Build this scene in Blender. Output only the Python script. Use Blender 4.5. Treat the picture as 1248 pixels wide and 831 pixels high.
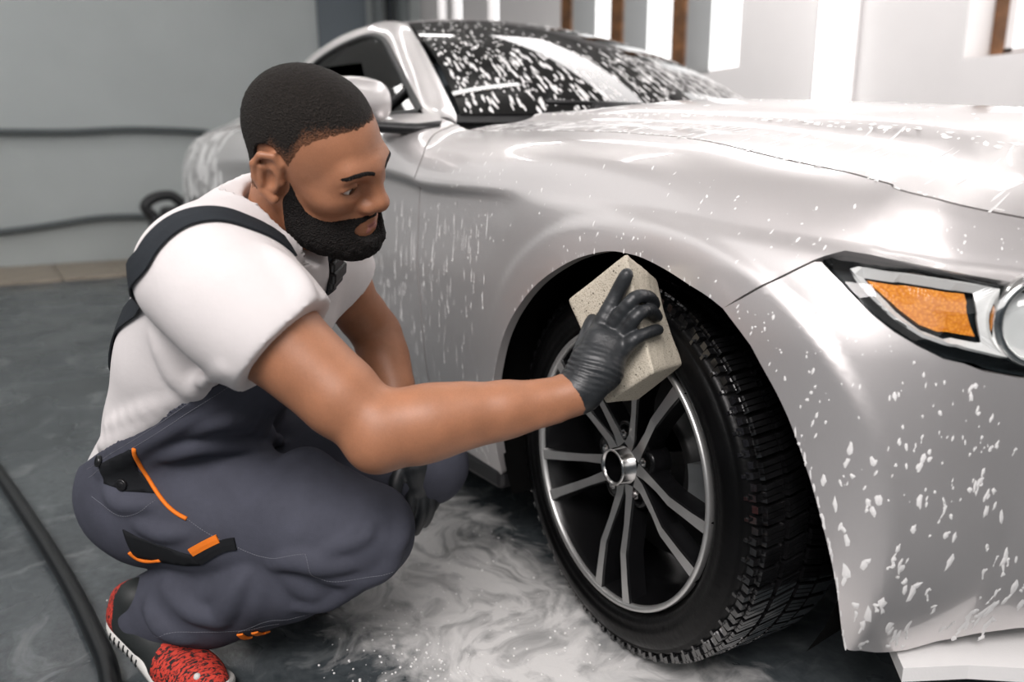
import bpy, bmesh, math, random
import numpy as np
from mathutils import Vector, Matrix
from mathutils.geometry import delaunay_2d_cdt

for o in list(bpy.data.objects):
    bpy.data.objects.remove(o, do_unlink=True)
SC = bpy.context.scene
COL = SC.collection
random.seed(7)
RNG = np.random.default_rng(7)

# ------------------------------------------------------------------ camera
YAW, PITCH, ROLL = .95465, .22296, -.0062
CAM = np.array([.8765, -1.7288, .8397])
_d = np.array([-math.sin(YAW)*math.cos(PITCH), math.cos(YAW)*math.cos(PITCH), -math.sin(PITCH)])
_r = np.array([math.cos(YAW), math.sin(YAW), 0.])
_u = np.cross(_r, _d)
_R = _r*math.cos(ROLL)+_u*math.sin(ROLL)
_U = -_r*math.sin(ROLL)+_u*math.cos(ROLL)
cd = bpy.data.cameras.new('camera')
cam = bpy.data.objects.new('camera', cd)
COL.objects.link(cam)
M = Matrix.Identity(4)
for i in range(3):
    M[i][0], M[i][1], M[i][2], M[i][3] = _R[i], _U[i], -_d[i], CAM[i]
cam.matrix_world = M
cd.sensor_fit = 'HORIZONTAL'
cd.sensor_width = 36
cd.lens = 25.52
cd.clip_start = .02
cd.dof.use_dof = True
cd.dof.focus_distance = 1.12
cd.dof.aperture_fstop = 2.4
SC.camera = cam

# ------------------------------------------------------------------ world, lamps, exposure
SC.view_settings.view_transform = 'Standard'
SC.view_settings.look = 'None'
SC.view_settings.gamma = 1
SC.view_settings.exposure = .40
w = bpy.data.worlds.new('overcast_sky')
SC.world = w
w.use_nodes = True
bg = w.node_tree.nodes['Background']
bg.inputs[0].default_value = (1.0, .985, .98, 1)
bg.inputs[1].default_value = .80

def area_lamp(name, loc, target, sx, sy, power, color=(1, 1, 1)):
    l = bpy.data.lights.new(name, 'AREA')
    l.shape = 'RECTANGLE'
    l.size, l.size_y = sx, sy
    l.energy = power
    l.color = color
    o = bpy.data.objects.new(name, l)
    COL.objects.link(o)
    o.location = loc
    o.rotation_euler = (Vector(target)-Vector(loc)).to_track_quat('-Z', 'Y').to_euler()
    return o
area_lamp('softbox_lamp', (1.9, -3.0, 3.2), (-.1, -1.1, .5), 1.8, 1.3, 120, (1, .945, .935))
area_lamp('far_wall_fill', (-1.2, 1.6, 3.35), (-1.2, 1.7, 0), 4.5, .6, 42, (1, .965, .955))  # added fill without a fixture, brightens the white far wall

# ------------------------------------------------------------------ helpers
def link(name, me, m=None, parent=None, label=None, cat=None, kind=None, group=None, smooth=True):
    o = bpy.data.objects.new(name, me)
    COL.objects.link(o)
    if m is not None and not me.materials:
        me.materials.append(m)
    if parent is not None:
        o.parent = parent
    if smooth and len(me.polygons):
        me.polygons.foreach_set('use_smooth', [True]*len(me.polygons))
    tag(o, label, cat, kind, group)
    return o

def tag(o, label=None, cat=None, kind=None, group=None):
    for k, v in (('label', label), ('category', cat), ('kind', kind), ('group', group)):
        if v:
            o[k] = v
    return o

def empty(name, loc, label=None, cat=None, group=None):
    o = bpy.data.objects.new(name, None)
    o.empty_display_size = .1
    COL.objects.link(o)
    o.location = loc
    tag(o, label, cat, None, group)
    return o

def raw(name, V, Fc, m, parent=None, smooth=True, **k):
    me = bpy.data.meshes.new(name)
    me.from_pydata([tuple(map(float, v)) for v in V], [], [tuple(map(int, f)) for f in Fc])
    me.update()
    return link(name, me, m, parent, smooth=smooth, **k)

def bm_obj(name, bm, m, parent=None, smooth=True, **k):
    me = bpy.data.meshes.new(name)
    bmesh.ops.recalc_face_normals(bm, faces=bm.faces)
    bm.to_mesh(me)
    bm.free()
    return link(name, me, m, parent, smooth=smooth, **k)

def box(bm, lo, hi, bevel=0, seg=2, mat4=None):
    lo, hi = Vector(lo), Vector(hi)
    r = bmesh.ops.create_cube(bm, size=1)
    vs = r['verts']
    for v in vs:
        v.co = Vector([(lo[i]+hi[i])/2+v.co[i]*(hi[i]-lo[i]) for i in range(3)])
    if bevel:
        es = list({e for v in vs for e in v.link_edges})
        rr = bmesh.ops.bevel(bm, geom=es, offset=bevel, segments=seg, profile=.5, affect='EDGES')
        vs = list({v for f in rr['faces'] for v in f.verts} | {v for v in vs if v.is_valid})
    if mat4 is not None:
        bmesh.ops.transform(bm, matrix=mat4, verts=vs)
    return vs

def catmull(pts, n):
    """n samples per span through the points"""
    P = np.array(pts, float)
    E = np.vstack([2*P[0]-P[1], P, 2*P[-1]-P[-2]])
    out = []
    for i in range(len(P)-1):
        a, b, c, d = E[i:i+4]
        for t in np.linspace(0, 1, n, endpoint=False):
            out.append(.5*((2*b)+(c-a)*t+(2*a-5*b+4*c-d)*t*t+(3*b-a-3*c+d)*t**3))
    out.append(P[-1])
    return np.array(out)

def tube_data(path, rad, seg=10, caps=True, flat=1.0):
    """swept round tube along a polyline; rad scalar or per point"""
    P = np.array(path, float)
    n = len(P)
    R = np.full(n, rad) if np.isscalar(rad) else np.array(rad, float)
    T = np.gradient(P, axis=0)
    T /= np.linalg.norm(T, axis=1, keepdims=True)+1e-12
    up = np.array([0, 0, 1.]) if abs(T[0][2]) < .9 else np.array([1., 0, 0])
    A = np.cross(T[0], up)
    A /= np.linalg.norm(A)
    V = []
    for i in range(n):
        A = A-T[i]*(A@T[i])
        A /= np.linalg.norm(A)
        B = np.cross(T[i], A)
        for k in range(seg):
            a = 2*math.pi*k/seg
            V.append(P[i]+R[i]*(math.cos(a)*A+flat*math.sin(a)*B))
    Fc = []
    for i in range(n-1):
        for k in range(seg):
            k2 = (k+1) % seg
            Fc.append((i*seg+k, i*seg+k2, (i+1)*seg+k2, (i+1)*seg+k))
    if caps:
        Fc.append(tuple(range(seg))[::-1])
        Fc.append(tuple((n-1)*seg+k for k in range(seg)))
    return V, Fc

def lathe_data(prof, seg, origin, ax, e1, e2, close=False):
    """prof: list of (radius, offset along ax); revolve about ax at origin"""
    V, Fc = [], []
    n = len(prof)
    for k in range(seg):
        a = 2*math.pi*k/seg
        dr = math.cos(a)*e1+math.sin(a)*e2
        for rr, off in prof:
            V.append(origin+dr*rr+ax*off)
    for k in range(seg):
        k2 = (k+1) % seg
        for i in range(n-1 if not close else n):
            j = (i+1) % n
            Fc.append((k*n+i, k*n+j, k2*n+j, k2*n+i))
    return V, Fc

def ribbon(path, nrm, width, lift=.0015, thick=.0012):
    """a flat strap of given width lying along a path with surface normals"""
    P = np.array(path, float); N = np.array(nrm, float)
    N /= np.linalg.norm(N, axis=1, keepdims=True)
    T = np.gradient(P, axis=0); T /= np.linalg.norm(T, axis=1, keepdims=True)+1e-12
    B = np.cross(T, N); B /= np.linalg.norm(B, axis=1, keepdims=True)+1e-12
    W = np.full(len(P), width) if np.isscalar(width) else np.array(width)
    V = []
    for p, b, n, w_ in zip(P, B, N, W):
        V += [p+b*w_/2+n*(lift-thick), p+b*w_/2+n*(lift+thick*.6), p+n*(lift+thick), p-b*w_/2+n*(lift+thick*.6), p-b*w_/2+n*(lift-thick)]
    Fc = []
    for i in range(len(P)-1):
        for k in range(5):
            k2 = (k+1) % 5
            Fc.append((i*5+k, i*5+k2, (i+1)*5+k2, (i+1)*5+k))
    Fc.append((4, 3, 2, 1, 0)); q = (len(P)-1)*5
    Fc.append((q, q+1, q+2, q+3, q+4))
    return V, Fc

# ------------------------------------------------------------------ materials
class NT:
    def __init__(s, name):
        s.m = bpy.data.materials.new(name)
        s.m.use_nodes = True
        s.t = s.m.node_tree
        s.b = s.t.nodes['Principled BSDF']
        s.out = s.t.nodes['Material Output']
    def n(s, typ, **k):
        x = s.t.nodes.new(typ)
        for a, v in k.items():
            if a.startswith('i_'):
                key = a[2:].replace('_', ' ')
                x.inputs[int(key) if key.isdigit() else key].default_value = v
            else:
                setattr(x, a, v)
        return x
    def l(s, a, b):
        s.t.links.new(a, b)
    def coord(s, scale=(1, 1, 1)):
        c = s.n('ShaderNodeTexCoord')
        mp = s.n('ShaderNodeMapping')
        mp.inputs['Scale'].default_value = scale
        s.l(c.outputs['Object'], mp.inputs[0])
        return mp.outputs[0]
    def noise(s, co, scale, detail=3, rough=.5, dist=0):
        x = s.n('ShaderNodeTexNoise')
        x.inputs['Scale'].default_value = scale
        x.inputs['Detail'].default_value = detail
        x.inputs['Roughness'].default_value = rough
        x.inputs['Distortion'].default_value = dist
        s.l(co, x.inputs['Vector'])
        return x.outputs['Fac']
    def ramp(s, fac, stops):
        x = s.n('ShaderNodeValToRGB')
        e = x.color_ramp.elements
        while len(e) < len(stops):
            e.new(.5)
        for q, (p, c) in zip(e, stops):
            q.position = p
            q.color = c if len(c) == 4 else (*c, 1)
        s.l(fac, x.inputs[0])
        return x.outputs[0]
    def math(s, op, a, b=None, clamp=False):
        x = s.n('ShaderNodeMath', operation=op)
        x.use_clamp = clamp
        for i, v in enumerate((a, b)):
            if v is None:
                continue
            if isinstance(v, (int, float)):
                x.inputs[i].default_value = v
            else:
                s.l(v, x.inputs[i])
        return x.outputs[0]
    def mix(s, fac, a, b):
        x = s.n('ShaderNodeMix', data_type='RGBA')
        for i, v in ((0, fac), (6, a), (7, b)):
            if isinstance(v, (int, float)):
                x.inputs[i].default_value = v
            elif isinstance(v, tuple):
                x.inputs[i].default_value = v if len(v) == 4 else (*v, 1)
            else:
                s.l(v, x.inputs[i])
        return x.outputs[2]
    def bump(s, h, strength, dist=.002):
        x = s.n('ShaderNodeBump')
        x.inputs['Strength'].default_value = strength
        x.inputs['Distance'].default_value = dist
        s.l(h, x.inputs['Height'])
        s.l(x.outputs[0], s.b.inputs['Normal'])
    def set(s, **k):
        for a, v in k.items():
            q = s.b.inputs[a.replace('_', ' ')]; q.default_value = (*v, 1) if q.type == 'RGBA' and len(v) == 3 else v
        return s

def simple(name, color, rough=.5, metal=0., var=.12, scale=30, bump=0., bscale=200, bdist=.001, **k):
    """principled with a little procedural tone variation and fine relief"""
    s = NT(name)
    s.set(Roughness=rough, Metallic=metal, **k)
    co = s.coord()
    f = s.noise(co, scale, 4)
    a = tuple(max(0, c*(1-var)) for c in color)
    b = tuple(min(1, c*(1+var)) for c in color)
    s.l(s.ramp(f, [(.3, a), (.7, b)]), s.b.inputs['Base Color'])
    if bump:
        s.bump(s.noise(co, bscale, 3), bump, bdist)
    return s.m
# ------------------------------------------------------------------ the hall
def floor_material():
    s = NT('wet_concrete')
    co = s.coord()
    warp = s.n('ShaderNodeTexNoise', i_Scale=1.6, i_Detail=4)
    s.l(co, warp.inputs['Vector'])
    wv = s.n('ShaderNodeVectorMath', operation='MULTIPLY_ADD')
    s.l(warp.outputs['Color'], wv.inputs[0])
    wv.inputs[1].default_value = (.55, .55, .0)
    s.l(co, wv.inputs[2])
    wco = wv.outputs[0]
    base = s.ramp(s.noise(wco, 2.2, 8, .62), [(.3, (.024, .030, .034)), (.52, (.056, .068, .075)), (.75, (.125, .142, .148))])
    fine = s.noise(co, 46, 5, .65)
    base = s.mix(.35, base, s.ramp(fine, [(.35, (.02, .024, .026)), (.7, (.12, .13, .135))]))
    # old smears of suds drying on the concrete
    smear = s.math('MULTIPLY', s.ramp(s.noise(wco, 5.5, 6, .6, 1.2), [(.56, (0, 0, 0)), (.72, (1, 1, 1))]), .35)
    col = s.mix(smear, base, (.34, .36, .36))
    # the pool of suds round the front wheel: distance from a line, broken up by swirling noise
    def seg(ax, ay, bx, by):
        v = s.n('ShaderNodeVectorMath', operation='SUBTRACT'); s.l(wco, v.inputs[0]); v.inputs[1].default_value = (ax+.27, ay+.27, 0)
        L2 = (bx-ax)**2+(by-ay)**2
        d = s.n('ShaderNodeVectorMath', operation='DOT_PRODUCT'); s.l(v.outputs[0], d.inputs[0]); d.inputs[1].default_value = ((bx-ax)/L2, (by-ay)/L2, 0)
        t = s.math('ADD', d.outputs['Value'], 0, True)
        sc = s.n('ShaderNodeVectorMath', operation='SCALE'); sc.inputs[0].default_value = (bx-ax, by-ay, 0); s.l(t, sc.inputs['Scale'])
        df = s.n('ShaderNodeVectorMath', operation='SUBTRACT'); s.l(v.outputs[0], df.inputs[0]); s.l(sc.outputs[0], df.inputs[1])
        fl = s.n('ShaderNodeVectorMath', operation='MULTIPLY'); s.l(df.outputs[0], fl.inputs[0]); fl.inputs[1].default_value = (1, 1, 0)
        ln = s.n('ShaderNodeVectorMath', operation='LENGTH'); s.l(fl.outputs[0], ln.inputs[0])
        return ln.outputs['Value']
    d = s.math('MINIMUM', seg(-.62, -.98, -.2, -1.0), seg(-.3, -1.0, .35, -1.02))
    swirl = s.noise(wco, 7, 7, .6, 2.2)
    m = s.math('ADD', s.math('MULTIPLY', d, -3.4), s.math('ADD', s.math('MULTIPLY', swirl, 1.3), .42))
    mask = s.ramp(m, [(.12, (0, 0, 0)), (.55, (.75, .75, .75)), (.85, (1, 1, 1))])
    thin = s.ramp(s.noise(wco, 9, 6, .55, 2.0), [(.34, (.48, .48, .48)), (.54, (1, 1, 1))])
    mk = s.math('MULTIPLY', mask, thin)
    col = s.mix(mk, col, (.78, .77, .755))
    s.l(col, s.b.inputs['Base Color'])
    ro = s.math('ADD', s.math('MULTIPLY', mk, .35), s.ramp(s.noise(wco, 3, 4), [(.35, (.16, .16, .16)), (.7, (.42, .42, .42))]))
    s.l(ro, s.b.inputs['Roughness'])
    s.bump(s.math('ADD', s.math('MULTIPLY', fine, .5), s.math('MULTIPLY', mk, .8)), .35, .004)
    return s.m

def wall_material(name, c, rough, bump):
    s = NT(name)
    s.set(Roughness=rough)
    co = s.coord()
    s.l(s.ramp(s.noise(co, .9, 4), [(.3, tuple(x*.93 for x in c)), (.7, tuple(min(1, x*1.05) for x in c))]), s.b.inputs['Base Color'])
    s.bump(s.noise(co, 60, 3), bump, .002)
    return s.m
M_FLOOR = floor_material()
M_GREY = wall_material('grey_plaster', (.45, .487, .485), .7, .2)
M_GREYD = wall_material('dark_grey_paint', (.12, .145, .165), .5, .1)
M_WHITE = wall_material('white_gloss_wall', (.86, .835, .83), .3, .06)
M_GREYM = wall_material('grey_mullion_paint', (.20, .205, .205), .5, .1)
M_BROWN = simple('brown_frame_wood', (.17, .075, .028), .4, scale=9, var=.5)
M_CEIL = wall_material('ceiling_paint', (.72, .71, .7), .8, .1)
M_TILE = simple('sandy_tile', (.30, .255, .20), .5, scale=5, var=.25, bump=.2, bscale=60)

XB, YF, ZC = -7.55, 2.9, 3.5
bm = bmesh.new(); box(bm, (-8.2, -6.5, -.1), (5.5, 3.6, 0)); bm_obj('floor', bm, M_FLOOR, smooth=False, kind='structure')
bm = bmesh.new(); box(bm, (-8.2, -2.6, ZC), (5.5, 3.6, ZC+.1)); bm_obj('ceiling', bm, M_CEIL, smooth=False, kind='structure')
bm = bmesh.new(); box(bm, (XB-.2, -6.5, -.05), (XB, 3.4, ZC)); wall_back = bm_obj('wall_back', bm, M_GREY, smooth=False, kind='structure')
# far long wall, with real window openings: (x0, x1, z0, z1)
WINS = [(-4.845, -2.765, 1.60, 3.1), (-1.21, -.28, 1.475, 2.9)]
WT = .45   # wall thickness
SLITS = [(-7.12, -6.95, 1.9, 3.1), (-6.79, -6.60, 1.9, 3.1), (-6.06, -5.87, 1.9, 3.1)]
def far_wall():
    bm = bmesh.new()
    op = sorted(SLITS+WINS)
    x = XB-.1
    for (a, b, z0, z1) in op:
        box(bm, (x, YF, -.05), (a, YF+WT, ZC))
        box(bm, (a, YF, -.05), (b, YF+WT, z0))
        box(bm, (a, YF, z1), (b, YF+WT, ZC))
        x = b
    box(bm, (x, YF, -.05), (5.4, YF+WT, ZC))
    return bm_obj('wall_far', bm, M_WHITE, smooth=False, kind='structure')
wall_far = far_wall()
def clear_glass(name, tint, ior=1.5, rough=.01):
    s = NT(name); s.set(Base_Color=tint, Roughness=rough)
    tr = s.n('ShaderNodeBsdfTransparent'); tr.inputs[0].default_value = (*tint, 1)
    gl = s.n('ShaderNodeBsdfGlossy', i_Roughness=rough); fr = s.n('ShaderNodeFresnel', i_IOR=ior); mx = s.n('ShaderNodeMixShader')
    ge = s.n('ShaderNodeNewGeometry')
    s.l(s.math('MULTIPLY', fr.outputs[0], s.math('SUBTRACT', 1.0, ge.outputs['Backfacing'])), mx.inputs[0])
    s.l(tr.outputs[0], mx.inputs[1]); s.l(gl.outputs[0], mx.inputs[2]); s.l(mx.outputs[0], s.out.inputs[0])
    return s.m
s = NT('bright_frosted_pane'); s.set(Base_Color=(.9, .92, .92), Roughness=.25, Emission_Color=(1, .99, .985), Emission_Strength=1.15); M_PANE = s.m
for i, (a, b, z0, z1) in enumerate(WINS):
    y0, y1 = YF+.32, YF+.40
    bm = bmesh.new()
    wd = .075
    box(bm, (a, y0, z0), (a+wd, y1, z1), .006); box(bm, (b-wd, y0, z0), (b, y1, z1), .006)
    box(bm, (a+wd, y0, z0), (b-wd, y1, z0+.05), .006); box(bm, (a+wd, y0, z1-wd), (b-wd, y1, z1), .006)
    fo = bm_obj('window_%d' % (i+1), bm, M_BROWN, smooth=False, kind='structure')
    bm = bmesh.new(); box(bm, (a+wd, y0+.03, z0+.05), (b-wd, y0+.036, z1-wd))
    bm_obj('pane', bm, M_PANE, fo, smooth=False)
    bm = bmesh.new(); box(bm, (a+wd, y0+.012, z0+.05), (a+wd+.04, y0+.03, z1-wd)); box(bm, (a+wd, y0+.012, z0+.05), (b-wd, y0+.03, z0+.075))
    bm_obj('sash_bead', bm, M_WHITE, fo, smooth=False)
    if i == 0:
        for x0, x1 in ((-4.84, -4.69), (-4.16, -4.006), (-3.44, -3.294)):
            bm = bmesh.new(); box(bm, (x0+.004, YF+.03, z0), (x1-.004, y0-.001, z1), .004); po = bm_obj('mullion', bm, M_GREYM, fo, smooth=False)
            bm = bmesh.new(); box(bm, (x0, YF+.004, z0), (x1, YF+.03, z1), .006); bm_obj('mullion_trim', bm, M_BROWN, po, smooth=False)
for i, (a, b, z0, z1) in enumerate(SLITS):
    bm = bmesh.new(); box(bm, (a, YF+.1, z0), (b, YF+.106, z1)); bm_obj('window_%d' % (i+3), bm, M_PANE, smooth=False, kind='structure')
# recess with a darker door and pipes at the end of the back wall
bm = bmesh.new(); box(bm, (XB, 1.57, 0), (XB+.04, 2.16, 3.2), .004); bm_obj('door_1', bm, M_GREYD, smooth=False, kind='structure')
M_PIPE = simple('grey_pipe_paint', (.16, .18, .185), .45)
M_PIPED = simple('dark_pipe_paint', (.03, .035, .04), .45)
for y, rd, mm, lb in ((2.27, .06, M_PIPE, 'pale grey vertical pipe beside the dark door on the back wall'), (2.43, .05, M_PIPED, 'thin black vertical pipe in the corner group behind the car roof'),
                      (2.60, .085, M_PIPE, 'thick grey vertical pipe nearest the room corner')):
    V, Fc = tube_data([(XB+.1, y, 0), (XB+.1, y, 1.2), (XB+.1, y, ZC)], rd, 16)
    raw('wall_pipe', V, Fc, mm, label=lb, cat='pipe')
# raised tiled kerb along the back wall, tile by tile
bm = bmesh.new(); box(bm, (XB, -6.4, 0), (-6.18, 2.88, .006)); kerb = bm_obj('trim_1', bm, M_GREYD, smooth=False, kind='structure')
tm = None
for r in range(3):
    for k in range(20):
        x0 = XB+.01+r*.455; y0 = -6.3+k*.455
        if tm is None:
            bm = bmesh.new(); box(bm, (0, 0, .004), (.445, .445, .03), .004, 1)
            o = bm_obj('tile', bm, M_TILE, kerb, smooth=False); tm = o.data
        else:
            o = link('tile', tm, None, kerb, smooth=False)
        o.location = (x0, y0, RNG.uniform(-.002, .002))
# two cables sagging along the back wall
M_CABLE = simple('grey_cable', (.085, .10, .105), .5)
for pts, lb in (([(-7.47, -4.6, 1.25), (-7.47, -3, 1.235), (-7.47, -1.55, 1.264), (-7.47, -1.0, 1.280), (-7.47, -.46, 1.318), (-7.47, .08, 1.318), (-7.47, .34, 1.30), (-7.47, .9, 1.24), (-7.47, 1.5, 1.3)], 'upper grey cable running along the grey back wall at head height'),
                ([(-7.47, -4.6, .2), (-7.47, -3, .26), (-7.47, -1.67, .359), (-7.47, -1.27, .403), (-7.47, -.85, .457), (-7.47, -.36, .456), (-7.47, .3, .40), (-7.47, 1.2, .42)], 'lower grey cable running along the back wall near the kerb')):
    V, Fc = tube_data(catmull(pts, 6), .032, 8)
    raw('wall_cable', V, Fc, M_CABLE, label=lb, cat='cable')
# bright reflection streak on the white wall, imitated by an added glowing strip
s = NT('streak_glow'); s.set(Base_Color=(1, 1, 1), Emission_Color=(1, .985, .97), Emission_Strength=2.2); M_STREAK = s.m
streak = empty('wall_glow_streak', (-1.98, YF, 1.2), 'tall glowing strip imitating a reflection streak on the white wall behind the bonnet', 'light')
bm = bmesh.new(); box(bm, (-.14, -.03, -.7), (.14, -.001, 2.0), .008); bm_obj('streak_backing', bm, M_WHITE, streak, smooth=False)
bm = bmesh.new(); box(bm, (-.115, -.075, -.68), (.115, -.03, 1.98), .03, 4); bm_obj('glow_strip', bm, M_STREAK, streak)
# ceiling tubes
def tube_light(x, y, yaw, ln, label, strength_mat):
    t = empty('ceiling_light', (x, y, ZC), label, 'light')
    t.rotation_euler = (0, 0, yaw)
    bm = bmesh.new(); box(bm, (-ln/2, -.04, -.06), (ln/2, .04, 0), .01); bm_obj('housing', bm, M_WHITE, t, smooth=False)
    V, Fc = tube_data([(-ln/2+.03, 0, -.085), (0, 0, -.085), (ln/2-.03, 0, -.085)], .025, 10); raw('tube', V, Fc, strength_mat, t)
s = NT('lit_tube'); s.set(Base_Color=(1, 1, 1), Emission_Color=(1, .98, .96), Emission_Strength=14); M_TUBE = s.m
for x, y, ln, lb in ((-3.45, -.75, 3.4, 'long ceiling tube light running across the hall over the car boot'), (-1.75, -.3, 1.6, 'ceiling tube light over the car roof'),
                     (-5.7, -1.2, 2.4, 'ceiling tube light nearest the back wall'), (1.0, .1, 1.5, 'ceiling tube light over the car bonnet')):
    tube_light(x, y, math.pi/2, ln, lb, M_TUBE)
# unseen dark half-height walls, added to cut low light and darken the lower car
bm = bmesh.new(); box(bm, (XB, -5.4, 0), (5.4, -5.2, 2.1)); bm_obj('front_shade_wall', bm, M_GREYD, smooth=False, kind='structure')
bm = bmesh.new(); box(bm, (5.4, -5.4, 0), (5.5, 2.9, 2.1)); bm_obj('right_shade_wall', bm, M_GREYD, smooth=False, kind='structure')
# a black and white cleaning machine at the foot of the back wall, out of focus
pw = empty('pressure_washer', (-6.75, -.30, 0), 'blurred black and white cleaning machine standing at the foot of the grey back wall', 'machine')
M_MW = simple('white_machine_plastic', (.62, .62, .61), .4); M_MB = simple('black_machine_plastic', (.012, .013, .015), .4)
bm = bmesh.new(); box(bm, (-.16, -.13, .10), (.16, .15, .44), .05, 3); bm_obj('tank', bm, M_MW, pw)
bm = bmesh.new(); box(bm, (-.18, -.21, .04), (.18, .22, .20), .04, 3); box(bm, (-.15, -.20, .16), (.15, -.12, .50), .03, 3); bm_obj('chassis', bm, M_MB, pw)
bm = bmesh.new(); box(bm, (-.12, -.10, .43), (.12, .16, .58), .05, 3); bm_obj('motor_cover', bm, M_MB, pw)
V, Fc = tube_data(catmull([(0, .16, .45), (0, .28, .60), (0, .38, .64), (.02, .42, .50), (0, .30, .36)], 5), .06, 10); raw('hose_loop', V, Fc, M_MB, pw)
V, Fc = tube_data(catmull([(0, -.16, .48), (0, -.23, .58), (0, -.15, .66), (0, .0, .68), (0, .10, .60)], 5), .05, 10); raw('handle', V, Fc, M_MB, pw)
for yy in (-.24, .25):
    V, Fc = lathe_data([(.02, -.03), (.10, -.03), (.11, 0), (.10, .03), (.02, .03)], 20, np.array([-.05, yy, .11]), np.array([0, 1., 0]), np.array([1., 0, 0]), np.array([0, 0, 1.])); raw('wheel', V, Fc, M_MB, pw)
def pchip(xk,yk,x):
    """monotone cubic; yk (K,...) , x (N,) -> (N,...)"""
    xk=np.asarray(xk,float);yk=np.asarray(yk,float);x=np.asarray(x,float)
    h=np.diff(xk);sh=(-1,)+(1,)*(yk.ndim-1)
    dl=np.diff(yk,axis=0)/h.reshape(sh)
    m=np.zeros_like(yk);m[0]=dl[0];m[-1]=dl[-1]
    a,b=dl[:-1],dl[1:]
    w1=(2*h[1:]+h[:-1]).reshape(sh);w2=(h[1:]+2*h[:-1]).reshape(sh)
    with np.errstate(all='ignore'):
        hm=(w1+w2)/(w1/a+w2/b)
    m[1:-1]=np.where(a*b>0,hm,0)
    i=np.clip(np.searchsorted(xk,x)-1,0,len(xk)-2)
    t=((x-xk[i])/h[i]);t=np.clip(t,-.2,1.2).reshape((-1,)+(1,)*(yk.ndim-1));H=h[i].reshape(t.shape)
    return (2*t**3-3*t**2+1)*yk[i]+(t**3-2*t**2+t)*H*m[i]+(-2*t**3+3*t**2)*yk[i+1]+(t**3-t**2)*H*m[i+1]
def pchip_rows(tk,V,t):
    """V (N,K) rows, t (N,)"""
    tk=np.asarray(tk,float);h=np.diff(tk);dl=np.diff(V,axis=1)/h
    m=np.zeros_like(V);m[:,0]=dl[:,0];m[:,-1]=dl[:,-1]
    a,b=dl[:,:-1],dl[:,1:];w1=2*h[1:]+h[:-1];w2=h[1:]+2*h[:-1]
    with np.errstate(all='ignore'):
        hm=(w1+w2)/(w1/a+w2/b)
    m[:,1:-1]=np.where(a*b>0,hm,0)
    i=np.clip(np.searchsorted(tk,t)-1,0,len(tk)-2);n=np.arange(len(t))
    H=h[i];q=(t-tk[i])/H
    return (2*q**3-3*q**2+1)*V[n,i]+(q**3-2*q**2+q)*H*m[n,i]+(-2*q**3+3*q**2)*V[n,i+1]+(q**3-q**2)*H*m[n,i+1]
PLAN=np.array([(-3.70,0),(-3.68,-.35),(-3.60,-.62),(-3.44,-.80),(-3.18,-.905),(-2.72,-.955),(-2.2,-.94),(-1.8,-.925),(-1.2,-.925),(-.6,-.93),(-.3,-.936),(0,-.938),(.2,-.934),(.33,-.924),(.42,-.904),(.50,-.858),(.56,-.800),(.62,-.715),(.68,-.58),(.725,-.36),(.745,-.15),(.75,0)])
_s=np.concatenate([[0],np.cumsum(np.hypot(*np.diff(PLAN,axis=0).T))]);_i0=9
PS=_s-_s[_i0]+PLAN[_i0,0]
TK=np.array([.20,.30,.45,.62,.74,.809,.826,.834,.89,.925,.945])
# s-knots for insets
SK=np.array([-4.6,-3.9,-3.3,-2.7,-2.0,-1.2,-.65,-.38,-.22,.0,.2,.35,.45,.55,.75,1.6])
INS=np.array([
 [0.1,0.04,0.01,0,0,0.005,0.01,0.012,0.03,0.06,0.12],
 [0.1,0.04,0.01,0,0,0.005,0.01,0.012,0.03,0.06,0.12],
 [0.06,0.02,0.005,0,0,0.005,0.01,0.013,0.04,0.08,0.15],
 [0.05,0.015,0,0,0,0.005,0.01,0.014,0.05,0.1,0.19],
 [0.045,0.015,0,0,0.01,0.016,0.004,0.0071,0.035,0.075,0.13],
 [0.045,0.015,0,0,0.012,0.019,0.002,0.0051,0.033,0.075,0.13],
 [0.045,0.015,0,0,0.012,0.019,0.001,0.0039,0.03,0.07,0.13],
 [0.045,0.015,0,0,0.008,0.014,0.004,0.0066,0.03,0.07,0.132],
 [0.045,0.015,0,0,0.003,0.009,0.012,0.0143,0.035,0.08,0.148],
 [0.05,0.018,0,0,0.004,0.016,0.026,0.0289,0.055,0.1,0.164],
 [0.055,0.022,0.004,0,0.006,0.022,0.036,0.0399,0.075,0.115,0.166],
 [0.06,0.026,0.008,0,0.01,0.034,0.052,0.056,0.092,0.124,0.154],
 [0.065,0.03,0.01,0,0.012,0.04,0.058,0.0608,0.086,0.106,0.122],
 [0.07,0.034,0.012,0,0.014,0.04,0.054,0.0564,0.078,0.092,0.102],
 [0.075,0.036,0.014,0,0.016,0.04,0.054,0.056,0.074,0.086,0.094],
 [0.075,0.036,0.014,0,0.016,0.04,0.054,0.056,0.074,0.086,0.094]])
ZH_S=np.array([-4.6,-3.9,-3.4,-2.7,-2.0,-1.2,-.86,-.70,-.596,-.388,-.195,.052,.220,.42,.655,.85,1.1,1.6])
ZH=np.array([.98,1.02,1.06,1.06,1.04,1.012,1.0,.972,.944,.931,.921,.896,.861,.826,.785,.76,.74,.73])
AC=(.035,.36)
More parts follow.
